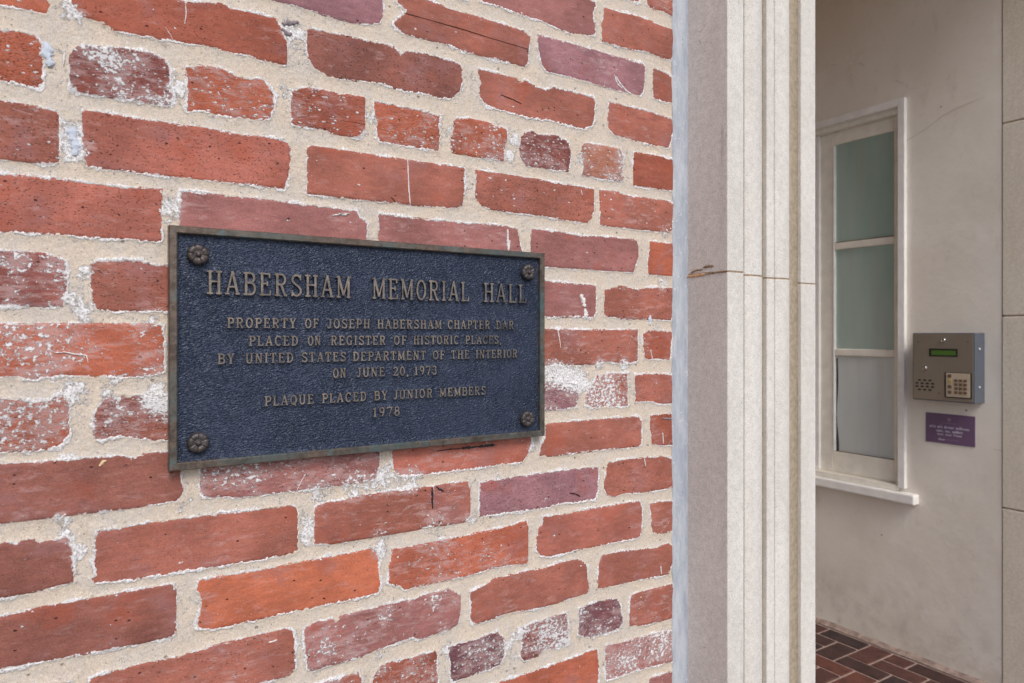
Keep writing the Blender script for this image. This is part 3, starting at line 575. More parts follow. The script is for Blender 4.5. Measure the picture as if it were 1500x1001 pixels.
# paint runs, tar, scratches
MK = dict(w=mat_plain("white_paint", lin((226, 224, 224)), .6, 0, .3, .08, 200, .0006, 500),
          g=mat_plain("pale_grey_putty", lin((196, 204, 218)), .5, 0, .3, .08, 200, .0006, 500),
          k=mat_plain("black_tar", (.012, .014, .02), .4, 0, .5, .4, 200, .0006, 500),
          c=mat_plain("dark_crack", (.06, .022, .018), .9, 0, .1, .3, 200),
          y=mat_plain("cream_chip", lin((214, 190, 150)), .8, 0, .2, .2, 200, .0006, 500),
          t=mat_plain("grey_cement_smear", lin((134, 124, 128)), .8, 0, .2, .2, 90, .0006, 500))
NAMES = dict(w="white_paint_mark", g="putty_drip", k="tar_mark", c="crack", y="chip", t="cement_smear")
for kind, wd, pts in MARKS:
    P = [Vector((pts[i], 0, pts[i + 1] + H)) for i in range(0, len(pts), 2)]
    # resample
    R = [P[0]]
    for a, b in zip(P, P[1:]):
        k = max(1, int((b - a).length / .0016))
        for i in range(1, k + 1): R.append(a.lerp(b, i / k))
    bm = bmesh.new(); pv = None; n = len(R)
    ht = -.0009 if kind != 'c' else -.00065
    hh = wd / 2000
    for i, p in enumerate(R):
        t = (R[min(i + 1, n - 1)] - R[max(i - 1, 0)]).normalized(); s = Vector((t.z, 0, -t.x))
        e = min(1, (min(i, n - 1 - i) + .5) / 3); e = math.sqrt(e)
        jg = .6 if kind in 'wktg' else .25
        a = hh * e * (1 + jg * (random.random() * 2 - 1)); b = hh * e * (1 + jg * (random.random() * 2 - 1))
        th = .0002
        v = [bm.verts.new(p + s * a + Vector((0, .0006, 0))), bm.verts.new(p + s * a * .6 + Vector((0, ht - th * .5, 0))),
             bm.verts.new(p - s * b * .6 + Vector((0, ht - th * .5, 0))), bm.verts.new(p - s * b + Vector((0, .0006, 0)))]
        if pv:
            for j in range(3): bm.faces.new((pv[j], v[j], v[j + 1], pv[j + 1]))
        pv = v
    bm_obj(NAMES[kind], bm, MK[kind], wall, smooth=True)

# grey sealant bead between brick and stone
nz = 700; zz = np.linspace(-1.44, 1.9, nz)
prof = [(.8245, .0005), (.8280, -.0034), (.8330, -.0040), (.8362, -.0066), (.8415, -.0086), (.8462, -.0150)]
V = []
for k, z in enumerate(zz):
    for j, (x, y) in enumerate(prof):
        wb = .0018 * fbm(np.array([x * 3]), np.array([z]), 40, 3, 5)[0]
        V.append((x + (wb * 1.6 if j < 2 else wb * .1), y + wb * .08, z + H))
V = np.array(V); I = np.arange(nz * 6).reshape(nz, 6)
Q = np.stack([I[:-1, :-1].ravel(), I[:-1, 1:].ravel(), I[1:, 1:].ravel(), I[1:, :-1].ravel()], 1)
link("sealant_bead", mesh_np("sealant_bead", V, Q), M_seal, wall)

# ------------------------------------------------------------------ stone door surround (left jamb)
jamb = thing("stone_door_surround", "moulded pale cast stone jamb between the brick wall and the porch opening", "door surround", (1.0, .1, 0))
def rnd_profile(pts, r=.002, k=3):
    out = []
    n = len(pts)
    for i, p in enumerate(pts):
        a = Vector(pts[i - 1]); b = Vector(p); c = Vector(pts[(i + 1) % n])
        rr = min(r, (a - b).length * .4, (c - b).length * .4)
        p0 = b + (a - b).normalized() * rr; p1 = b + (c - b).normalized() * rr
        for j in range(k + 1):
            t = j / k
            q = p0.lerp(b, t).lerp(b.lerp(p1, t), t); out.append((q.x, q.y))
    return out
def arc(p, q, bulge, k=7):
    P = Vector(p); Qv = Vector(q); d = Qv - P; nrm = Vector((d.y, -d.x)).normalized()
    return [tuple(P + d * (i / k) + nrm * bulge * 4 * (i / k) * (1 - i / k)) for i in range(1, k)]
pf = [(.8455, .02), (.8455, -.096), (.8825, -.096), (.8825, -.045), (.9262, -.045)]
pf += [(.9270, -.0615)] + arc((.927, -.0615), (.9725, -.060), .0065) + [(.9725, -.060), (.976, -.034), (1.002, -.034), (1.003, -.046), (1.0205, -.0475), (1.0214, -.0435), (1.0245, -.0430), (1.0250, -.0462)]
pf += arc((1.0250, -.0462), (1.074, -.038), .0085) + [(1.076, -.036), (1.082, .012), (1.1615, .012), (1.163, .000), (1.2075, .000), (1.2075, .45), (.8455, .45)]
pfr = rnd_profile(pf, .0016)
def extrude_prof(name, prof, z0, z1, mat, parent, inset=0, dx=0, dy=0, edge=.002):
    bm = bmesh.new(); cx = sum(p[0] for p in prof) / len(prof); cy = sum(p[1] for p in prof) / len(prof)
    def ring(z, ins):
        n = len(prof); out = []
        for i, p in enumerate(prof):
            a = Vector(prof[i - 1]); c = Vector(prof[(i + 1) % n]); t = (c - a)
            if t.length < 1e-9: t = Vector((1, 0))
            t.normalize(); nn = Vector((t.y, -t.x))   # outward for this winding (front faces towards -y)
            q = Vector(p) - nn * ins * NS
            out.append(bm.verts.new((q.x + dx, q.y + dy, z)))
        return out
    zs = [(z0, inset + edge), (z0 + edge, inset)]
    k = max(1, int((z1 - z0) / .05))
    for i in range(1, k): zs.append((z0 + (z1 - z0) * i / k, inset))
    zs += [(z1 - edge, inset), (z1, inset + edge)]
    rs = [ring(z, i) for z, i in zs]
    for a, b in zip(rs, rs[1:]):
        n = len(a)
        for i in range(n): bm.faces.new((a[i], a[(i + 1) % n], b[(i + 1) % n], b[i]))
    bm.faces.new(rs[0]); bm.faces.new(rs[-1])
    bmesh.ops.recalc_face_normals(bm, faces=bm.faces[:])
    return bm_obj(name, bm, mat, parent)
NS = 1
# joint levels follow the 0.78 m coursing seen on the opposite jamb
JZ = [-1.44, -.695, .0965, .86, 1.86]
for i, (a, b) in enumerate(zip(JZ, JZ[1:])):
    o = extrude_prof("stone_block", [(p[0] - 1.0, p[1] - .1) for p in pfr], a + H + (.0013 if i else .0), b + H - .0013, M_stone, jamb, 0, rng.uniform(-.0005, .0005), rng.uniform(-.0005, .0005), .0005)
for z in JZ[1:-1]:
    extrude_prof("joint_mortar", [(p[0] - 1.0, p[1] - .1) for p in pfr], z + H - .0016, z + H + .0016, M_joint, jamb, 0, .0005, .0006, .0001)

for mats, wd, pts in JMARKS:
    bm = bmesh.new(); pv = None; n = len(pts) // 2
    R_ = [(pts[2 * i], pts[2 * i + 1]) for i in range(n)]
    F_ = []
    for a, b in zip(R_, R_[1:]):
        for k in range(14): F_.append((a[0] + (b[0] - a[0]) * k / 14, a[1] + (b[1] - a[1]) * k / 14))
    F_.append(R_[-1])
    for i, (y, z) in enumerate(F_):
        e = math.sqrt(min(1, (min(i, len(F_) - 1 - i) + .3) / 6)); hu = wd / 2 * e * random.uniform(.5, 1.2); hl = wd / 2 * e * random.uniform(.5, 1.2)
        v = [bm.verts.new((.8460 - 1, y - .1, z + H + hu)), bm.verts.new((.8446 - 1, y - .1, z + H + hu * .6)), bm.verts.new((.8446 - 1, y - .1, z + H - hl * .6)), bm.verts.new((.8460 - 1, y - .1, z + H - hl))]
        if pv:
            for j in range(3): bm.faces.new((pv[j], v[j], v[j + 1], pv[j + 1]))
        pv = v
    bm_obj("mortar_smear", bm, {'o': mat_plain("orange_mortar", lin((200, 162, 126)), .95, 0, .1, .25, 200, .0008, 500), 'b': mat_plain("brown_crumbled_mortar", lin((150, 130, 106)), .95, 0, .1, .35, 200, .001, 400)}[mats], jamb, smooth=True)
M_fill = mat_plain("brown_groove_fill", lin((178, 164, 144)), .95, 0, .1, .15, 120, .0008, 400)  # brown strips laid along two grooves, darker than the stone
for gx0, gx1, gy in ((1.0835, 1.1622, .0065), (.9765, 1.0026, -.0385)):
    bm = bmesh.new(); N = 240; pv = None
    for i in range(N + 1):
        z = .01 + 3.28 * i / N
        a = [fbm(np.array([z]), np.array([k * 3.]), 14, 3, 5)[0] * .0012 for k in range(3)]
        v = [bm.verts.new((gx0 + (gx1 - gx0) * k / 2 - 1.0, gy + a[k] * (1 if k == 1 else .3) - .1, z)) for k in range(3)]
        v.append(bm.verts.new((gx1 - 1.0, gy + .003 - .1, z)))
        if pv:
            for j in range(3): bm.faces.new((pv[j], pv[j + 1], v[j + 1], v[j]))
        pv = v
    bm_obj("groove_filler", bm, M_fill, jamb, smooth=True)

# ------------------------------------------------------------------ porch: floor, recess wall, ceiling
def struct(o): o['kind'] = 'structure'; return o
XW = 3.15
g = NT("pavement_concrete"); Pn = g.pos()
c = g.mix(g.ramp(g.noise(Pn, 3, 5), .35, .65), (.19, .185, .175), (.25, .24, .23))
g.fin(c, .9, g.bump(g.noise(Pn, 90, 4), .004))
struct(box_obj("ground", g.m, None, -150, 150, -150, -.06, -.42, -.12))
struct(box_obj("ground", g.m, None, -150, 150, 4.5, 150, -.42, -.12))
floor = bpy.data.objects.new("porch_floor", None); COL.objects.link(floor); struct(floor)
M_grout = mat_plain("paver_grout", lin((168, 146, 138)), .9, 0, .15, .15, 60, .001, 400)
box_obj("grout", M_grout, floor, 1.20, XW, -.06, 3.2, -.30, -.004)
def mat_paver():
    n = NT("paver_clay"); oi = n.n("ShaderNodeObjectInfo"); P = n.pos()
    a = n.noise(P, 14, 4, .6); b = n.noise(P, 90, 5, .7); f = n.noise(P, 500, 2)
    v = n.math('MULTIPLY', n.ramp(a, .3, .7, .75, 1.3), n.ramp(b, .3, .7, .8, 1.2))
    s = n.n("ShaderNodeVectorMath", operation='SCALE'); n.l(oi.outputs['Color'], s.inputs[0]); n.l(v, s.inputs['Scale'])
    c = n.mix(n.ramp(b, .66, .78, 0, .4), s.outputs[0], lin((150, 128, 120)))
    return n.fin(c, .62, n.bump(n.math('ADD', b, n.math('MULTIPLY', f, .3)), .0015), 0, .35)
M_paver = mat_paver()
UX, UY, X0, Y0 = .098, .1035, 3.112, 1.2155
def paver_mesh(w, d):
    bm = bmesh.new(); box(bm, -w / 2, w / 2, -d / 2, d / 2, -.03, .0, .003, 1)
    me = bpy.data.meshes.new("paver"); bm.to_mesh(me); bm.free(); me.materials.append(M_paver); return me
gap = .0095
PMX = paver_mesh(2 * UX - gap, UY - gap); PMY = paver_mesh(UX - gap, 2 * UY - gap); PMH = paver_mesh(UX - gap, UY - gap)
pp = random.Random(5)
def place_paver(me, cx, cy, red=None):
    o = link("paver", me, None, floor, (cx, cy, pp.uniform(-.0008, .0008)))
    o.rotation_euler.z = pp.uniform(-.008, .008)
    if red is None: red = pp.random() < .22
    k = pp.uniform(.8, 1.25)
    col = (.105 * k, .038 * k, .028 * k) if red else pp.choice([(.052, .026, .024), (.070, .030, .026), (.040, .024, .024), (.085, .036, .030)])
    o.color = (*[v * 1.0 for v in col], 1)
    return o
for cc in range(-1, 17):
    for rr in range(-9, 13):
        m = (cc + rr) % 4
        x1 = X0 - cc * UX; y1 = Y0 - rr * UY
        red = True if (cc, rr) in ((3, 1), (3, 3)) else (False if -1 <= cc < 4 and 0 <= rr < 5 else None)
        if m == 0 and cc >= 0: place_paver(PMY, x1 - UX / 2, y1 - UY, red)
        if m == 2:
            if cc >= 0 and cc < 16: place_paver(PMX, x1 - UX, y1 - UY / 2, red)
            elif cc == -1: place_paver(PMH, x1 - UX * 1.5, y1 - UY / 2, red)
        if rr == -9 and m == 1 and cc >= 0: place_paver(PMH, x1 - UX / 2, y1 - UY / 2)
# narrow mortar fillet where pavers meet the wall
bm = bmesh.new(); N = 260; rowsv = []
for i in range(N + 1):
    y = -.02 + 3.0 * i / N
    a = .004 * fbm(np.array([y]), np.array([0.]), 12, 3, 3)[0]; b2 = .003 * fbm(np.array([y]), np.array([5.]), 25, 3, 4)[0]
    rowsv.append([bm.verts.new((XW - .030 + a, y, .001)), bm.verts.new((XW - .018 + a, y, .006 + b2)), bm.verts.new((XW + .001, y, .014 + b2 * 2))])
for p, q in zip(rowsv, rowsv[1:]):
    for j in range(2): bm.faces.new((p[j], q[j], q[j + 1], p[j + 1]))
bmesh.ops.recalc_face_normals(bm, faces=bm.faces[:])
bm_obj("edge_mortar", bm, mat_plain("edge_mortar_mix", lin((150, 132, 124)), .9, 0, .1, .3, 30, .002, 200), floor, smooth=True)

# recess wall with window opening, built of four pieces that butt together
WY0, WY1, WZ0, WZ1 = .897, 1.66, H - .74, H + 1.025       # rough opening
YS = .4885                                                   # where the plaster meets the stone reveal
rw = thing("stucco_wall", "cream painted stucco side wall of the porch behind the window and intercom", "wall", (XW, 1.2, 0))
def gridface(bm, x, y0, y1, z0, z1, st=.02):
    ny = max(1, int((y1 - y0) / st)); nz_ = max(1, int((z1 - z0) / st))
    ys = np.linspace(y0, y1, ny + 1); zs = np.linspace(z0, z1, nz_ + 1)
    Y, Z = np.meshgrid(ys, zs, indexing='ij')
    hh = .0016 * fbm(Y, Z, 6, 3, 7) + .0005 * fbm(Y, Z, 25, 2, 8)
    edge = np.minimum(np.minimum(Y - y0, y1 - Y), np.minimum(Z - z0, z1 - Z))
    hh = hh * np.clip(edge / .02, 0, 1)
    vs = [[bm.verts.new((x + hh[i, j], ys[i], zs[j])) for j in range(nz_ + 1)] for i in range(ny + 1)]
    for i in range(ny):
        for j in range(nz_): bm.faces.new((vs[i][j], vs[i][j + 1], vs[i + 1][j + 1], vs[i + 1][j]))
bm = bmesh.new()
x = 0
gridface(bm, x, YS - 1.2, WY0 - 1.2, 0, 3.3); gridface(bm, x, WY1 - 1.2, 2.6 - 1.2, 0, 3.3, .06)
gridface(bm, x, WY0 - 1.2, WY1 - 1.2, 0, WZ0); gridface(bm, x, WY0 - 1.2, WY1 - 1.2, WZ1, 3.3)
bmesh.ops.remove_doubles(bm, verts=bm.verts[:], dist=1e-5)
for f in bm.faces:
    f.normal_update()
    if f.normal.x > 0: f.normal_flip()
bm_obj("stucco_face", bm, M_stucco, rw, smooth=True)
# solid body behind the face
bm = bmesh.new()
for y0, y1, z0, z1 in ((YS - 1.2, WY0 - 1.2, 0, 3.3), (WY1 - 1.2, 1.4, 0, 3.3), (WY0 - 1.2, WY1 - 1.2, 0, WZ0), (WY0 - 1.2, WY1 - 1.2, WZ1, 3.3)):
    box(bm, .004, .30, y0, y1, z0, z1)
bm_obj("wall_core", bm, M_stucco, rw)
# chips and pin holes in the stucco
for yy, zz_, r in ((.98, -.93, .004), (.62, -.32, .005), (.72, .98, .004)):
    bm = bmesh.new(); lathe(bm, [(r, .0008), (r * .7, -.0012), (r * .2, -.0016)], (-.0003, yy - 1.2, zz_ + H), 'x', 9)
    bm_obj("nail_head", bm, MK['t'], rw)
bm = bmesh.new()
CR = [(.95, .87), (.88, .865), (.83, .88), (.78, .90), (.72, .935), (.66, .955), (.60, .965), (.55, .975)]
pv = None
for i, (y, z) in enumerate(CR[::1]):
    w_ = .0012 if i not in (0, len(CR) - 1) else .0003
    v = (bm.verts.new((-.0022, y - 1.2, z + H + w_)), bm.verts.new((-.0022, y - 1.2, z + H - w_)))
    if pv: bm.faces.new((pv[0], v[0], v[1], pv[1]))
    pv = v
bm_obj("crack", bm, mat_plain("stucco_crack", lin((206, 194, 180)), .9, 0, .1), rw)

M_ceil = mat_plain("warm_painted_ceiling", lin((196, 142, 84)), .7, 0, .2, .1, 6)
struct(box_obj("porch_ceiling", M_ceil, None, 1.21, XW + .3, .25, 2.6, 3.2, 3.4))
struct(box_obj("porch_back_wall", M_stucco, None, 1.1, XW + .5, 2.6, 2.8, 0, 3.4))
struct(box_obj("porch_left_wall", M_stucco, None, 1.0, 1.2075, .452, 2.6, 0, 3.3))

# opposite stone reveal (right hand jamb)
rj = thing("stone_door_surround", "plain stone block reveal at the far right beyond the intercom", "door surround", (XW, .2, 0))
RZ = [0, H - .699, H + .072, H + .846, H + 1.86]
for i, (a, b) in enumerate(zip(RZ, RZ[1:])):
    bm = bmesh.new(); box(bm, -.003 + rng.uniform(-.0008, .0008), .36, -.26, YS - .2 - .0015, a + (.0028 if i else 0), b - .0028, .0035, 2)
    bm_obj("stone_block", bm, M_stone_side, rj)
for z in RZ[1:-1]:
    bm = bmesh.new(); box(bm, .0045, .35, -.25, YS - .2 - .006, z - .0029, z + .0029); bm_obj("joint_mortar", bm, mat_plain("dark_joint", lin((186, 170, 148)), .95, 0, .1, .2, 60), rj)
bm = bmesh.new(); box(bm, .004, .34, YS - .2 - .0030, YS - .2 + .003, 0, 3.3); bm_obj("joint_filler", bm, mat_plain("filler", lin((150, 140, 132)), .9, 0, .1, .35, 12), rj)
lt = thing("stone_lintel", "stone lintel spanning the top of the porch opening", "lintel", (2.1, .2, H + 1.86))
bm = bmesh.new(); box(bm, -1.26, 1.4, -.26, .25, 0, .55, .004); bm_obj("stone_block", bm, M_stone, lt)

# ------------------------------------------------------------------ window
M_white = mat_plain("white_gloss_paint", lin((244, 242, 240)), .45, 0, .4, .05, 20, .0008, 90)
M_cream = mat_plain("cream_window_paint", lin((240, 235, 224)), .5, 0, .4, .06, 20, .0008, 90)
win = thing("window", "white framed three-pane window with frosted glass in the porch wall", "window", (XW, 1.28, H))
def wb(name, mat, x0, x1, y0, y1, z0, z1, bev=.002, par=None):
    bm = bmesh.new(); box(bm, x0 - XW, x1 - XW, y0 - 1.28, y1 - 1.28, z0, z1, bev, 2)
    return bm_obj(name, bm, mat, par or win)
# casing
wb("casing", M_white, 3.13, 3.152, .866, .8965, -.693, 1.0618)
wb("casing", M_white, 3.13, 3.152, 1.664, 1.694, -.693, 1.0618)
wb("casing", M_white, 3.13, 3.152, .8968, 1.6637, 1.0285, 1.0618)
# jamb lining and head
wb("jamb_lining", M_cream, 3.152, 3.29, .878, .897, -.70, 1.03)
wb("jamb_lining", M_white, 3.152, 3.29, 1.655, 1.68, -.70, 1.03)
wb("head_lining", M_cream, 3.152, 3.29, .8972, 1.6548, 1.004, 1.028)
# sash
XS0, XS1 = 3.185, 3.222
sash = bpy.data.objects.new("sash", None); COL.objects.link(sash); sash.parent = win
GY0, GY1 = .943, 1.243
wb("stile", M_cream, XS0, XS1, GY1 + .003, 1.313, -.684, 1.0035, .003, sash)
wb("stile", M_cream, XS0, XS1, .8975, GY0, -.684, 1.0035, .003, sash)
wb("top_rail", M_cream, XS0 + .0005, XS1, GY0 + .0003, GY1 + .0027, .9385, 1.0035, .003, sash)
wb("bottom_rail", M_cream, XS0 + .0005, XS1, GY0 + .0003, GY1 + .0027, -.684, -.5815, .003, sash)
wb("muntin", M_cream, XS0 - .002, XS1, GY0 + .0003, GY1 + .0027, .417, .452, .005, sash)
wb("muntin", M_cream, XS0 - .002, XS1, GY0 + .0003, GY1 + .0027, -.108, -.073, .005, sash)
wb("glazing_bead", M_white, XS0 - .004, XS0 + .02, GY1 - .006, GY1 + .0025, -.5810, .9380, .002, sash)
# second leaf beyond the meeting stile
wb("meeting_stile", M_white, XS0 - .014, XS1, 1.3135, 1.3525, -.684, 1.0035, .003)
wb("far_leaf", M_cream, XS0, XS1, 1.353, 1.6545, -.684, 1.0035, .003)
# glass
def mat_glass(name, c0, c1):
    n = NT(name); P = n.pos((1, 1, .25))
    a = n.noise(P, 4, 3, .5); b = n.noise(P, 26, 3, .5)
    c = n.mix(n.ramp(a, .35, .65), c0, c1); c = n.mix(n.ramp(b, .40, .75, 0, .12), c, tuple(v * .72 for v in c0)); c = n.mix(n.ramp(n.noise(n.pos((1, 3, .3)), 4, 3, .5), .45, .75, 0, .4), c, lin((176, 172, 160)))  # streaks and a grey-brown reflection painted into the pane colour
    n.b.inputs['Coat Weight'].default_value = 1.0; n.b.inputs['Coat Roughness'].default_value = .06
    return n.fin(c, .45, n.bump(a, .004), 0, .5)
MG1 = mat_glass("green_frosted_glass", lin((150, 180, 172)), lin((172, 190, 182)))
MG2 = mat_glass("pale_frosted_glass", lin((196, 206, 208)), lin((210, 214, 212)))
for z0, z1, m in ((.450, .940, MG1), (-.075, .419, MG1), (-.583, -.106, MG2)):
    wb("glass_pane", m, XS0 + .012, XS0 + .016, GY0 - .004, GY1 - .0005, z0, z1, 0, sash)
bm = bmesh.new(); pv = None
for i in range(25):
    z = -.58 + .46 * i / 24; w_ = .010 + .007 * math.sin(i * .35 + 1.2) * (1 - i / 30)
    v = [bm.verts.new((XS0 + .0115 - XW, GY1 - 1.28 - .005, z)), bm.verts.new((XS0 + .0115 - XW, GY1 - 1.28 - .005 - max(w_, .002), z))]
    if pv: bm.faces.new((pv[0], pv[1], v[1], v[0]))
    pv = v
bm_obj("blind_gap", bm, mat_plain("dark_gap", (.05, .055, .06), .3), sash)
# putty lines
wb("putty", mat_plain("old_putty", lin((120, 106, 88)), .9, 0, .1, .4, 60), XS0 + .002, XS0 + .012, GY0 + .001, GY1 - .006, -.5865, -.5795, .002, sash)
wb("putty", bpy.data.materials["old_putty"], XS0 + .001, XS0 + .012, GY0 + .001, GY1 - .006, .4505, .4555, .002, sash)
# sill
wb("subsill", M_cream, 3.135, 3.24, .8985, 1.654, -.7105, -.6845, .004)
wb("sill", M_white, 3.11, 3.2, .8135, 1.72, -.757, -.7108, .007)

# ------------------------------------------------------------------ intercom
ic = thing("intercom", "grey metal entry intercom with green display and keypad on the stucco wall", "intercom", (XW, .67, H - .14))
def ib(name, mat, x0, x1, y0, y1, z0, z1, bev=.001, par=None):
    bm = bmesh.new(); box(bm, x0 - XW, x1 - XW, y0 - .67, y1 - .67, z0 + .14, z1 + .14, bev, 2)
    return bm_obj(name, bm, mat, par or ic)
M_face = mat_plain("brushed_bronze_steel", lin((152, 143, 131)), .42, .65, .5, .06, 4, .0002, 500)
M_side = mat_plain("slate_grey_enamel", lin((94, 100, 112)), .5, .1, .4, .06, 20)
M_chrome = mat_plain("chrome", (.7, .7, .7), .12, 1, .5, .02)
M_blk = mat_plain("black_plastic", (.01, .01, .011), .35, 0, .5, .1)
ib("housing", M_side, 3.067, XW + .001, .5507, .796, -.2826, .0044, .0015)
fp = ib("face_panel", M_face, 3.0635, 3.067, .5555, .7915, -.2785, .0005, .0008)
XF = 3.0635
def knob(y, z, r):
    bm = bmesh.new(); lathe(bm, [(r, 0), (r, -.004), (r * .85, -.0065), (r * .3, -.007)], (XF - XW, y - .67, z + .14), 'x', 18)
    o = bm_obj("lock_knob", bm, M_chrome, ic, smooth=True)
    bm = bmesh.new(); lathe(bm, [(r * .4, -.0072), (r * .38, -.0076)], (XF - XW, y - .67, z + .14), 'x', 10); bm_obj("keyhole", bm, M_blk, o)
knob(.6683, -.0259, .0095); knob(.7425, -.1454, .0085)
dsp = ib("display", M_blk, XF - .0015, XF, .6135, .7260, -.0945, -.0615, .0006)
ib("screen", mat_plain("green_lcd", lin((74, 112, 40)), .35, 0, .5, .06, 200), XF - .0018, XF - .0014, .620, .7165, -.0885, -.0690, 0, dsp)
# speaker perforation
for i, (n_, dy) in enumerate(((3, 0), (4, .5), (4, .5), (3, 0))):
    for j in range(n_):
        yy = .7655 - (j - (.5 if n_ == 4 else 0)) * .0215; zz_ = -.1975 - i * .0135
        ib("speaker_slot", M_blk, XF - .0003, XF + .0002, yy - .0062, yy + .0062, zz_ - .0035, zz_ + .0035, 0)
ib("microphone_hole", M_blk, XF - .0003, XF + .0002, .6835, .6885, -.2515, -.2468, 0)
for y, z in ((.770, -.034), (.575, -.033)):
    ib("rivet", M_side, XF - .0006, XF, y - .003, y + .003, z - .003, z + .003, .0005)
kp = ib("keypad", M_blk, XF - .003, XF, .5605, .6625, -.2638, -.1592, .003)
kf = ib("keypad_face", mat_plain("keypad_gold", lin((206, 190, 170)), .4, .3, .5, .05), XF - .0045, XF - .0029, .5645, .6565, -.2600, -.1615, .001, kp)
M_key = mat_plain("worn_key", lin((120, 98, 80)), .5, .3, .4, .3, 300)
for c_ in range(3):
    for r_ in range(4):
        y = .6175 - c_ * .0175; z = -.1915 - r_ * .0165
        ib("key", M_key, XF - .0075, XF - .0044, y - .0065, y + .0065, z - .0055, z + .0055, .001, kp)
for r_ in range(4):
    z = -.1735 - r_ * .0225; y = .6415
    ib("key", M_key if r_ != 1 else mat_plain("yellow_key", lin((170, 150, 90)), .5), XF - .0075, XF - .0044, y - .0075, y + .0075, z - .007, z + .007, .0015, kp)
for z in (-.062, -.2175):
    bm = bmesh.new(); lathe(bm, [(.0058, 0), (.0058, -.002), (.004, -.0036), (.001, -.004)], (3.105 - XW, .5507 - .67, z + .14), 'y', 14)
    bm_obj("screw", bm, mat_plain("bright_screw", (.8, .8, .8), .3, .9), ic, smooth=True)

# ------------------------------------------------------------------ purple notice
M_pur = mat_plain("purple_print", lin((112, 86, 118)), .4, 0, .5, .05, 10)
M_ptx = mat_plain("pale_print", lin((206, 200, 216)), .5, 0, .3, .03)
M_ptd = mat_plain("faded_print", lin((142, 122, 148)), .5, 0, .3, .03)
sg = thing("notice", "small purple notice with white print under the intercom", "sign", (XW, .683, H - .406))
bm = bmesh.new(); box(bm, -.0035, -.0012, -.0975, .0995, -.0640, .0635, .0004); bm_obj("card", bm, M_pur, sg)
pw = random.Random(2)
def words(z, hgt, ya, yb, nw, mat, d=0):
    """rows of letter-like strokes; the print is too small to be read in the photograph"""
    y = ya
    lens = nw
    tot = sum(lens) + (len(lens) - 1) * 1.0
    u = (ya - yb) / tot
    bm = bmesh.new()
    for L in lens:
        for i in range(L):
            hh = hgt * pw.choice([.62, .62, .68, .62, 1.0]); w_ = u * .78
            y1 = y - u * i
            box(bm, -.0040, -.0036, y1 - u * .24, y1, z, z + hh)
            box(bm, -.0041, -.0036, y1 - w_, y1 - u * .24, z + pw.choice([0, hgt * .42]), z + pw.choice([hgt * .18, hgt * .6]) + .0002)
            if pw.random() < .6: box(bm, -.00415, -.0036, y1 - w_, y1 - w_ * .72, z, z + hgt * .6)
        y -= u * (L + 1)
    bm_obj("print_line", bm, mat, sg)
words(.0010, .0130, .083, -.078, [4, 3, 6, 8], M_ptx)
words(-.0150, .0120, .054, -.052, [4, 3, 6], M_ptx)
words(-.0290, .0110, .050, -.048, [3, 3, 4], M_ptx)
words(-.0510, .0105, .046, .018, [5], M_ptx)
words(-.0490, .0065, .015, -.038, [12], M_ptd)
words(.0225, .0050, .030, -.025, [12], M_ptd)
bm = bmesh.new(); lathe(bm, [(.0085, -.0036), (.0075, -.0041)], (0, .003, .040), 'x', 6); bm_obj("emblem", bm, M_ptd, sg)

# ------------------------------------------------------------------ the plaque
pq = thing("plaque", "dark blue cast metal plaque with bronze raised lettering and frame on the brick wall", "plaque", (.321, 0, H))
PX0, PX1, PZ0, PZ1 = .0805, .5612, -.1447, .1148
YF = -.014
M_plate = mat_plate()
M_frame = mat_bronze("patinated_bronze", (.095, .074, .060), (.11, .165, .17), .7)
M_letter = mat_bronze("worn_bronze_letter", (.165, .140, .120), (.12, .12, .12), .25, .45)
M_rose = mat_bronze("dark_bronze", (.062, .052, .050), (.045, .055, .07), .3, .4)
OX = .321
# frame: four mitred bars with an inner and an outer bevel
def fbar(p0, p1, q0, q1):
    """outer corners p0,p1 and inner corners q0,q1 (x,z)"""
    bm = bmesh.new()
    def sec(po, qi):
        po = Vector(po); qi = Vector(qi); d = (qi - po)
        pts = [(0, .0015), (0, YF + .0012), (.10, YF), (.80, YF), (.93, YF + .0012), (1.0, -.0070)]
        return [bm.verts.new((po.x + d.x * t - OX, y, po.y + d.y * t)) for t, y in pts]
    n = 40; pv = None
    for i in range(n + 1):
        t = i / n
        s = sec(Vector(p0).lerp(Vector(p1), t), Vector(q0).lerp(Vector(q1), t))
        if pv:
            for j in range(5): bm.faces.new((pv[j], s[j], s[j + 1], pv[j + 1]))
        pv = s
    bmesh.ops.recalc_face_normals(bm, faces=bm.faces[:])
    # make normals face the viewer side
    if sum(f.normal.y * f.calc_area() for f in bm.faces) > 0:
        for f in bm.faces: f.normal_flip()
    for v in bm.verts:
        v.co.y += .00035 * fbm(np.array([v.co.x]), np.array([v.co.z]), 60, 3, 2)[0]
    return bm_obj("frame_rail", bm, M_frame, pq, smooth=False)
fw = .0088
o4 = [(PX0, PZ1), (PX1, PZ1), (PX1, PZ0), (PX0, PZ0)]; i4 = [(PX0 + fw, PZ1 - fw), (PX1 - fw, PZ1 - fw), (PX1 - fw, PZ0 + fw), (PX0 + fw, PZ0 + fw)]
for k in range(4): fbar(o4[k], o4[(k + 1) % 4], i4[k], i4[(k + 1) % 4])

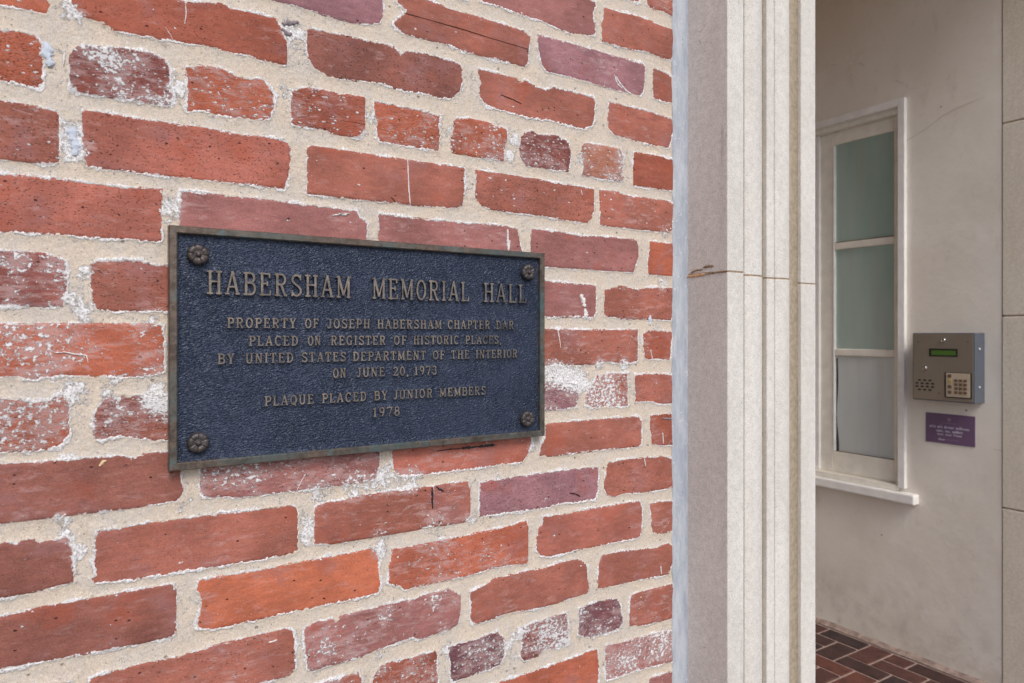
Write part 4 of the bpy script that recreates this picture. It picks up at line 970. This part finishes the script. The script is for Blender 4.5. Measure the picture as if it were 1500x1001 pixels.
# --- stroke font -----------------------------------------------------------
def A_(cx, cy, rx, ry, a0, a1, k=8):
    return [(cx + rx * math.cos(math.radians(a0 + (a1 - a0) * i / k)), cy + ry * math.sin(math.radians(a0 + (a1 - a0) * i / k))) for i in range(k + 1)]
TH = .6      # thin stroke factor
def glyph(ch):
    """list of (points, weight) in a unit-height box, and width"""
    T, B = .95, .05
    def serif(x, z, l=.13): return ([(x - l, z), (x + l, z)], TH)
    G = {
     'H': ([([(.14, 0), (.14, 1)], 1), ([(.52, 0), (.52, 1)], 1), ([(.14, .54), (.52, .54)], TH), serif(.14, B), serif(.52, B), serif(.14, T), serif(.52, T)], .66),
     'A': ([([(.09, B), (.32, 1)], TH), ([(.32, 1), (.55, B)], 1), ([(.17, .34), (.47, .34)], TH), serif(.09, B, .10), serif(.55, B, .10)], .66),
     'B': ([([(.14, 0), (.14, 1)], 1), ([(.02, T), (.34, T)] + A_(.34, .745, .16, .205, 90, -90)[1:] + [(.14, .54)], .85), ([(.14, .54), (.36, .54)] + A_(.36, .295, .18, .245, 90, -90)[1:] + [(.02, B)], .85)], .60),
     'E': ([([(.14, 0), (.14, 1)], 1), ([(.02, T), (.48, T)], TH), ([(.14, .53), (.38, .53)], TH), ([(.02, B), (.50, B)], TH), ([(.48, .98), (.48, .78)], TH), ([(.50, .02), (.52, .24)], TH), ([(.38, .63), (.38, .43)], TH)], .58),
     'R': ([([(.14, 0), (.14, 1)], 1), ([(.02, T), (.34, T)] + A_(.34, .73, .17, .22, 90, -90)[1:] + [(.14, .51)], .85), ([(.32, .50), (.50, .05), (.60, .05)], .9), serif(.14, B)], .64),
     'S': ([(A_(.29, .74, .20, .21, 30, 200, 8) + [(.20, .58), (.40, .44)] + A_(.29, .26, .21, .21, 20, -155, 8), .85), ([(.48, .98), (.48, .72)], TH), ([(.08, .02), (.08, .28)], TH)], .57),
     'M': ([([(.12, 0), (.12, 1)], TH), ([(.12, 1), (.38, .12)], 1), ([(.38, .12), (.64, 1)], TH), ([(.64, 0), (.64, 1)], 1), serif(.12, B, .10), serif(.64, B, .10), ([(.01, T), (.14, T)], TH), ([(.62, T), (.75, T)], TH)], .77),
     'O': ([(A_(.32, .5, .24, .46, 0, 360, 18), .9)], .64),
     'Q': ([(A_(.32, .5, .24, .46, 0, 360, 18), .9), ([(.28, .22), (.42, .10), (.52, -.10)], .8)], .64),
     'I': ([([(.16, 0), (.16, 1)], 1), serif(.16, B), serif(.16, T)], .32),
     'L': ([([(.14, 0), (.14, 1)], 1), serif(.14, T), ([(.02, B), (.48, B)], TH), ([(.48, .02), (.50, .26)], TH)], .54),
     'P': ([([(.14, 0), (.14, 1)], 1), ([(.02, T), (.34, T)] + A_(.34, .71, .17, .24, 90, -90)[1:] + [(.14, .47)], .85), serif(.14, B)], .56),
     'T': ([([(.28, 0), (.28, 1)], 1), ([(.03, T), (.53, T)], TH), ([(.04, .98), (.04, .74)], TH), ([(.52, .98), (.52, .74)], TH), serif(.28, B)], .57),
     'Y': ([([(.30, 0), (.30, .46)], 1), ([(.30, .44), (.10, T)], .9), ([(.30, .44), (.50, T)], TH), serif(.30, B), serif(.10, T, .10), serif(.50, T, .10)], .60),
     'F': ([([(.14, 0), (.14, 1)], 1), ([(.02, T), (.48, T)], TH), ([(.14, .52), (.38, .52)], TH), ([(.48, .98), (.48, .76)], TH), ([(.38, .62), (.38, .42)], TH), serif(.14, B)], .54),
     'J': ([([(.34, 1), (.34, .24)] + A_(.21, .22, .13, .17, 0, -170, 6)[1:], .95), serif(.34, T)], .48),
     'C': ([(A_(.33, .5, .25, .46, 42, 318, 14), .9), ([(.52, .98), (.52, .70)], TH)], .60),
     'D': ([([(.14, 0), (.14, 1)], 1), ([(.02, T), (.26, T)] + A_(.26, .5, .28, .45, 90, -90, 10)[1:] + [(.02, B)], .85)], .62),
     'G': ([(A_(.33, .5, .25, .46, 42, 300, 14), .9), ([(.50, .02), (.50, .44)], 1), ([(.36, .44), (.60, .44)], TH), ([(.52, .98), (.52, .72)], TH)], .64),
     'N': ([([(.12, 0), (.12, 1)], TH), ([(.12, .98), (.52, .03)], 1), ([(.52, 0), (.52, 1)], TH), serif(.12, B, .10), serif(.52, T, .12), ([(.0, T), (.14, T)], TH)], .66),
     'U': ([([(.13, 1), (.13, .28)] + A_(.32, .28, .19, .24, 180, 360, 8)[1:] + [(.51, 1)], .9), serif(.13, T), serif(.51, T)], .65),
     '0': ([(A_(.28, .5, .20, .46, 0, 360, 18), .85)], .56),
     '1': ([([(.22, 0), (.22, 1)], 1), ([(.22, .97), (.08, .80)], TH), serif(.22, B)], .40),
     '2': ([(A_(.26, .72, .19, .24, 170, -20, 8) + [(.08, .06), (.48, .06), (.49, .22)], .85)], .54),
     '3': ([(A_(.25, .74, .17, .22, 160, -80, 8), .85), (A_(.25, .27, .20, .24, 85, -160, 8), .85)], .52),
     '7': ([([(.07, .78), (.07, .94), (.48, .94), (.22, 0)], .85)], .52),
     '8': ([(A_(.27, .74, .16, .21, 0, 360, 14), .8), (A_(.27, .28, .20, .25, 0, 360, 14), .85)], .54),
     '9': ([(A_(.27, .70, .18, .26, 0, 360, 14), .85), (A_(.20, .70, .26, .66, 0, -75, 8), .85)], .54),
     ',': ([([(.12, .12), (.12, .02), (.06, -.14)], 1.1)], .24),
    }
    return G[ch]
PLATE_Y = -.0088
swell_pts = []
def ribbon(bm, pts, w, top, basey):
    """flat-topped raised stroke with sloping flanks"""
    P = [Vector(p) for p in pts]; n = len(P)
    closed = (P[0] - P[-1]).length < 1e-6
    prev = None; first = None
    for i in range(n):
        if closed:
            a = P[(i - 1) % (n - 1)] if i else P[-2]; c = P[(i + 1) % (n - 1)] if i < n - 1 else P[1]
            t = (c - a).normalized(); m = 1
        else:
            ta = (P[i] - P[i - 1]).normalized() if i else None; tb = (P[i + 1] - P[i]).normalized() if i < n - 1 else None
            if ta is None: t = tb; m = 1
            elif tb is None: t = ta; m = 1
            else:
                t = (ta + tb).normalized(); m = min(1.6, 1 / max(.4, t.dot(ta)))
        s = Vector((-t.y, t.x)) * (w / 2) * m
        ext = Vector((0, 0))
        e0 = .0
        q = P[i]
        vs = [bm.verts.new((q.x + s.x * 1.12, basey, q.y + s.y * 1.12)), bm.verts.new((q.x + s.x * .82, top, q.y + s.y * .82)),
              bm.verts.new((q.x - s.x * .82, top, q.y - s.y * .82)), bm.verts.new((q.x - s.x * 1.12, basey, q.y - s.y * 1.12))]
        if prev:
            for j in range(3): bm.faces.new((prev[j], vs[j], vs[j + 1], prev[j + 1]))
        elif not closed: bm.faces.new(vs)
        prev = vs
    if not closed: bm.faces.new(prev[::-1])
cache = {}
for text, xa, xb, base, hgt, st in WORDS:
    track = .13 if st == 0 else .16
    gl = [glyph(c) for c in text]
    total = sum(g_[1] for g_ in gl) + track * (len(gl) - 1)
    sx = (xb - xa) / total; x = xa
    wt = (.122 if st == 0 else .190) * hgt
    lh = .0040 if st == 0 else .0028
    for c_, (strokes, wd) in zip(text, gl):
        key = (c_, st, round(sx * 2500))
        if key not in cache:
            bm = bmesh.new()
            for k, (pts, wgt) in enumerate(strokes):
                pw_ = wt * wgt * (1 if wgt >= .8 else 1.05)
                ribbon(bm, [(p[0] * sx, p[1] * hgt) for p in pts], pw_, PLATE_Y - lh - .00004 * k, PLATE_Y + .0012)
            bmesh.ops.recalc_face_normals(bm, faces=bm.faces[:])
            if sum(f.normal.y * f.calc_area() for f in bm.faces) > 0:
                for f in bm.faces: f.normal_flip()
            me = bpy.data.meshes.new("letter"); bm.to_mesh(me); bm.free(); me.materials.append(M_letter)
            cache[key] = me
            me.materials.append(M_plate)
            for f in me.polygons:
                if f.normal.y > -.9: f.material_index = 1
        link("letter", cache[key], None, pq, (x - OX, 0, base))
        for pts, wgt in strokes:
            for a, b in zip(pts, pts[1:]):
                for t in (0, .5): swell_pts.append((x + (a[0] + (b[0] - a[0]) * t) * sx, base + (a[1] + (b[1] - a[1]) * t) * hgt))
        x += (wd + track) * sx

# plate as a relief sheet: casting fillets swell round the letters and along the frame
nx, nzp = 480, 262
ax = np.linspace(PX0 + fw - .0005, PX1 - fw + .0005, nx); az = np.linspace(PZ0 + fw - .0005, PZ1 - fw + .0005, nzp)
X, Z = np.meshgrid(ax, az, indexing='ij')
cnt = np.full(X.shape, 9.0)
for sx_, sz_ in swell_pts:
    i0, i1 = np.searchsorted(ax, [sx_ - .008, sx_ + .008]); j0, j1 = np.searchsorted(az, [sz_ - .008, sz_ + .008])
    s = (slice(i0, i1), slice(j0, j1))
    cnt[s] = np.minimum(cnt[s], (X[s] - sx_) ** 2 + (Z[s] - sz_) ** 2)
h = .0015 * np.exp(-cnt / (.0031 ** 2))
e = np.minimum(np.minimum(X - ax[0], ax[-1] - X), np.minimum(Z - az[0], az[-1] - Z))
eb = np.minimum(X - ax[0], Z - az[0])
h = h + .0014 * np.exp(-(eb / .0022) ** 1.3) + .0003 * fbm(X, Z, 25, 3, 5)
V = np.stack([(X - OX).ravel(), (PLATE_Y - h).ravel(), Z.ravel()], 1)
I = np.arange(X.size).reshape(X.shape)
Q = np.stack([I[:-1, :-1].ravel(), I[1:, :-1].ravel(), I[1:, 1:].ravel(), I[:-1, 1:].ravel()], 1)
link("plate", mesh_np("plate", V, Q), M_plate, pq)

# rosette bolts
def rosette(R=.0112):
    n, rings = 72, [(.0, -.0074), (.0014, -.0073), (.0023, -.0068), (.0028, -.0054), (.0034, -.0050), (.0048, -.0058), (.0070, -.0062), (.0090, -.0060), (.0102, -.0052), (.0109, -.0040), (.0112, -.0026), (.0112, .0015)]
    bm = bmesh.new(); pv = None
    for r, y in rings:
        ring = []
        for i in range(n):
            a = 2 * math.pi * i / n
            s = abs(math.sin(a * 3 + .4)); groove = math.exp(-(s / .16) ** 2)
            f = 1; yy = y
            if .003 < r < .0110: yy = y + .0017 * groove * min(1, (r - .003) / .002)
            if r > .0095: f = 1 - .07 * groove
            ring.append(bm.verts.new((r * f * math.cos(a), yy, r * f * math.sin(a))))
        if pv:
            for i in range(n): bm.faces.new((pv[i], pv[(i + 1) % n], ring[(i + 1) % n], ring[i]))
        pv = ring
    bmesh.ops.remove_doubles(bm, verts=bm.verts[:], dist=1e-6)
    bmesh.ops.recalc_face_normals(bm, faces=bm.faces[:])
    me = bpy.data.meshes.new("rosette_bolt")
    for f in bm.faces: f.smooth = True
    bm.to_mesh(me); bm.free(); me.materials.append(M_rose); return me
RM = rosette()
for k, (bx, bz) in enumerate(BOLTS):
    o = link("rosette_bolt", RM, None, pq, (bx - OX, PLATE_Y, bz)); o.rotation_euler.y = k * 1.3; o.scale = (1, 1.15, 1)
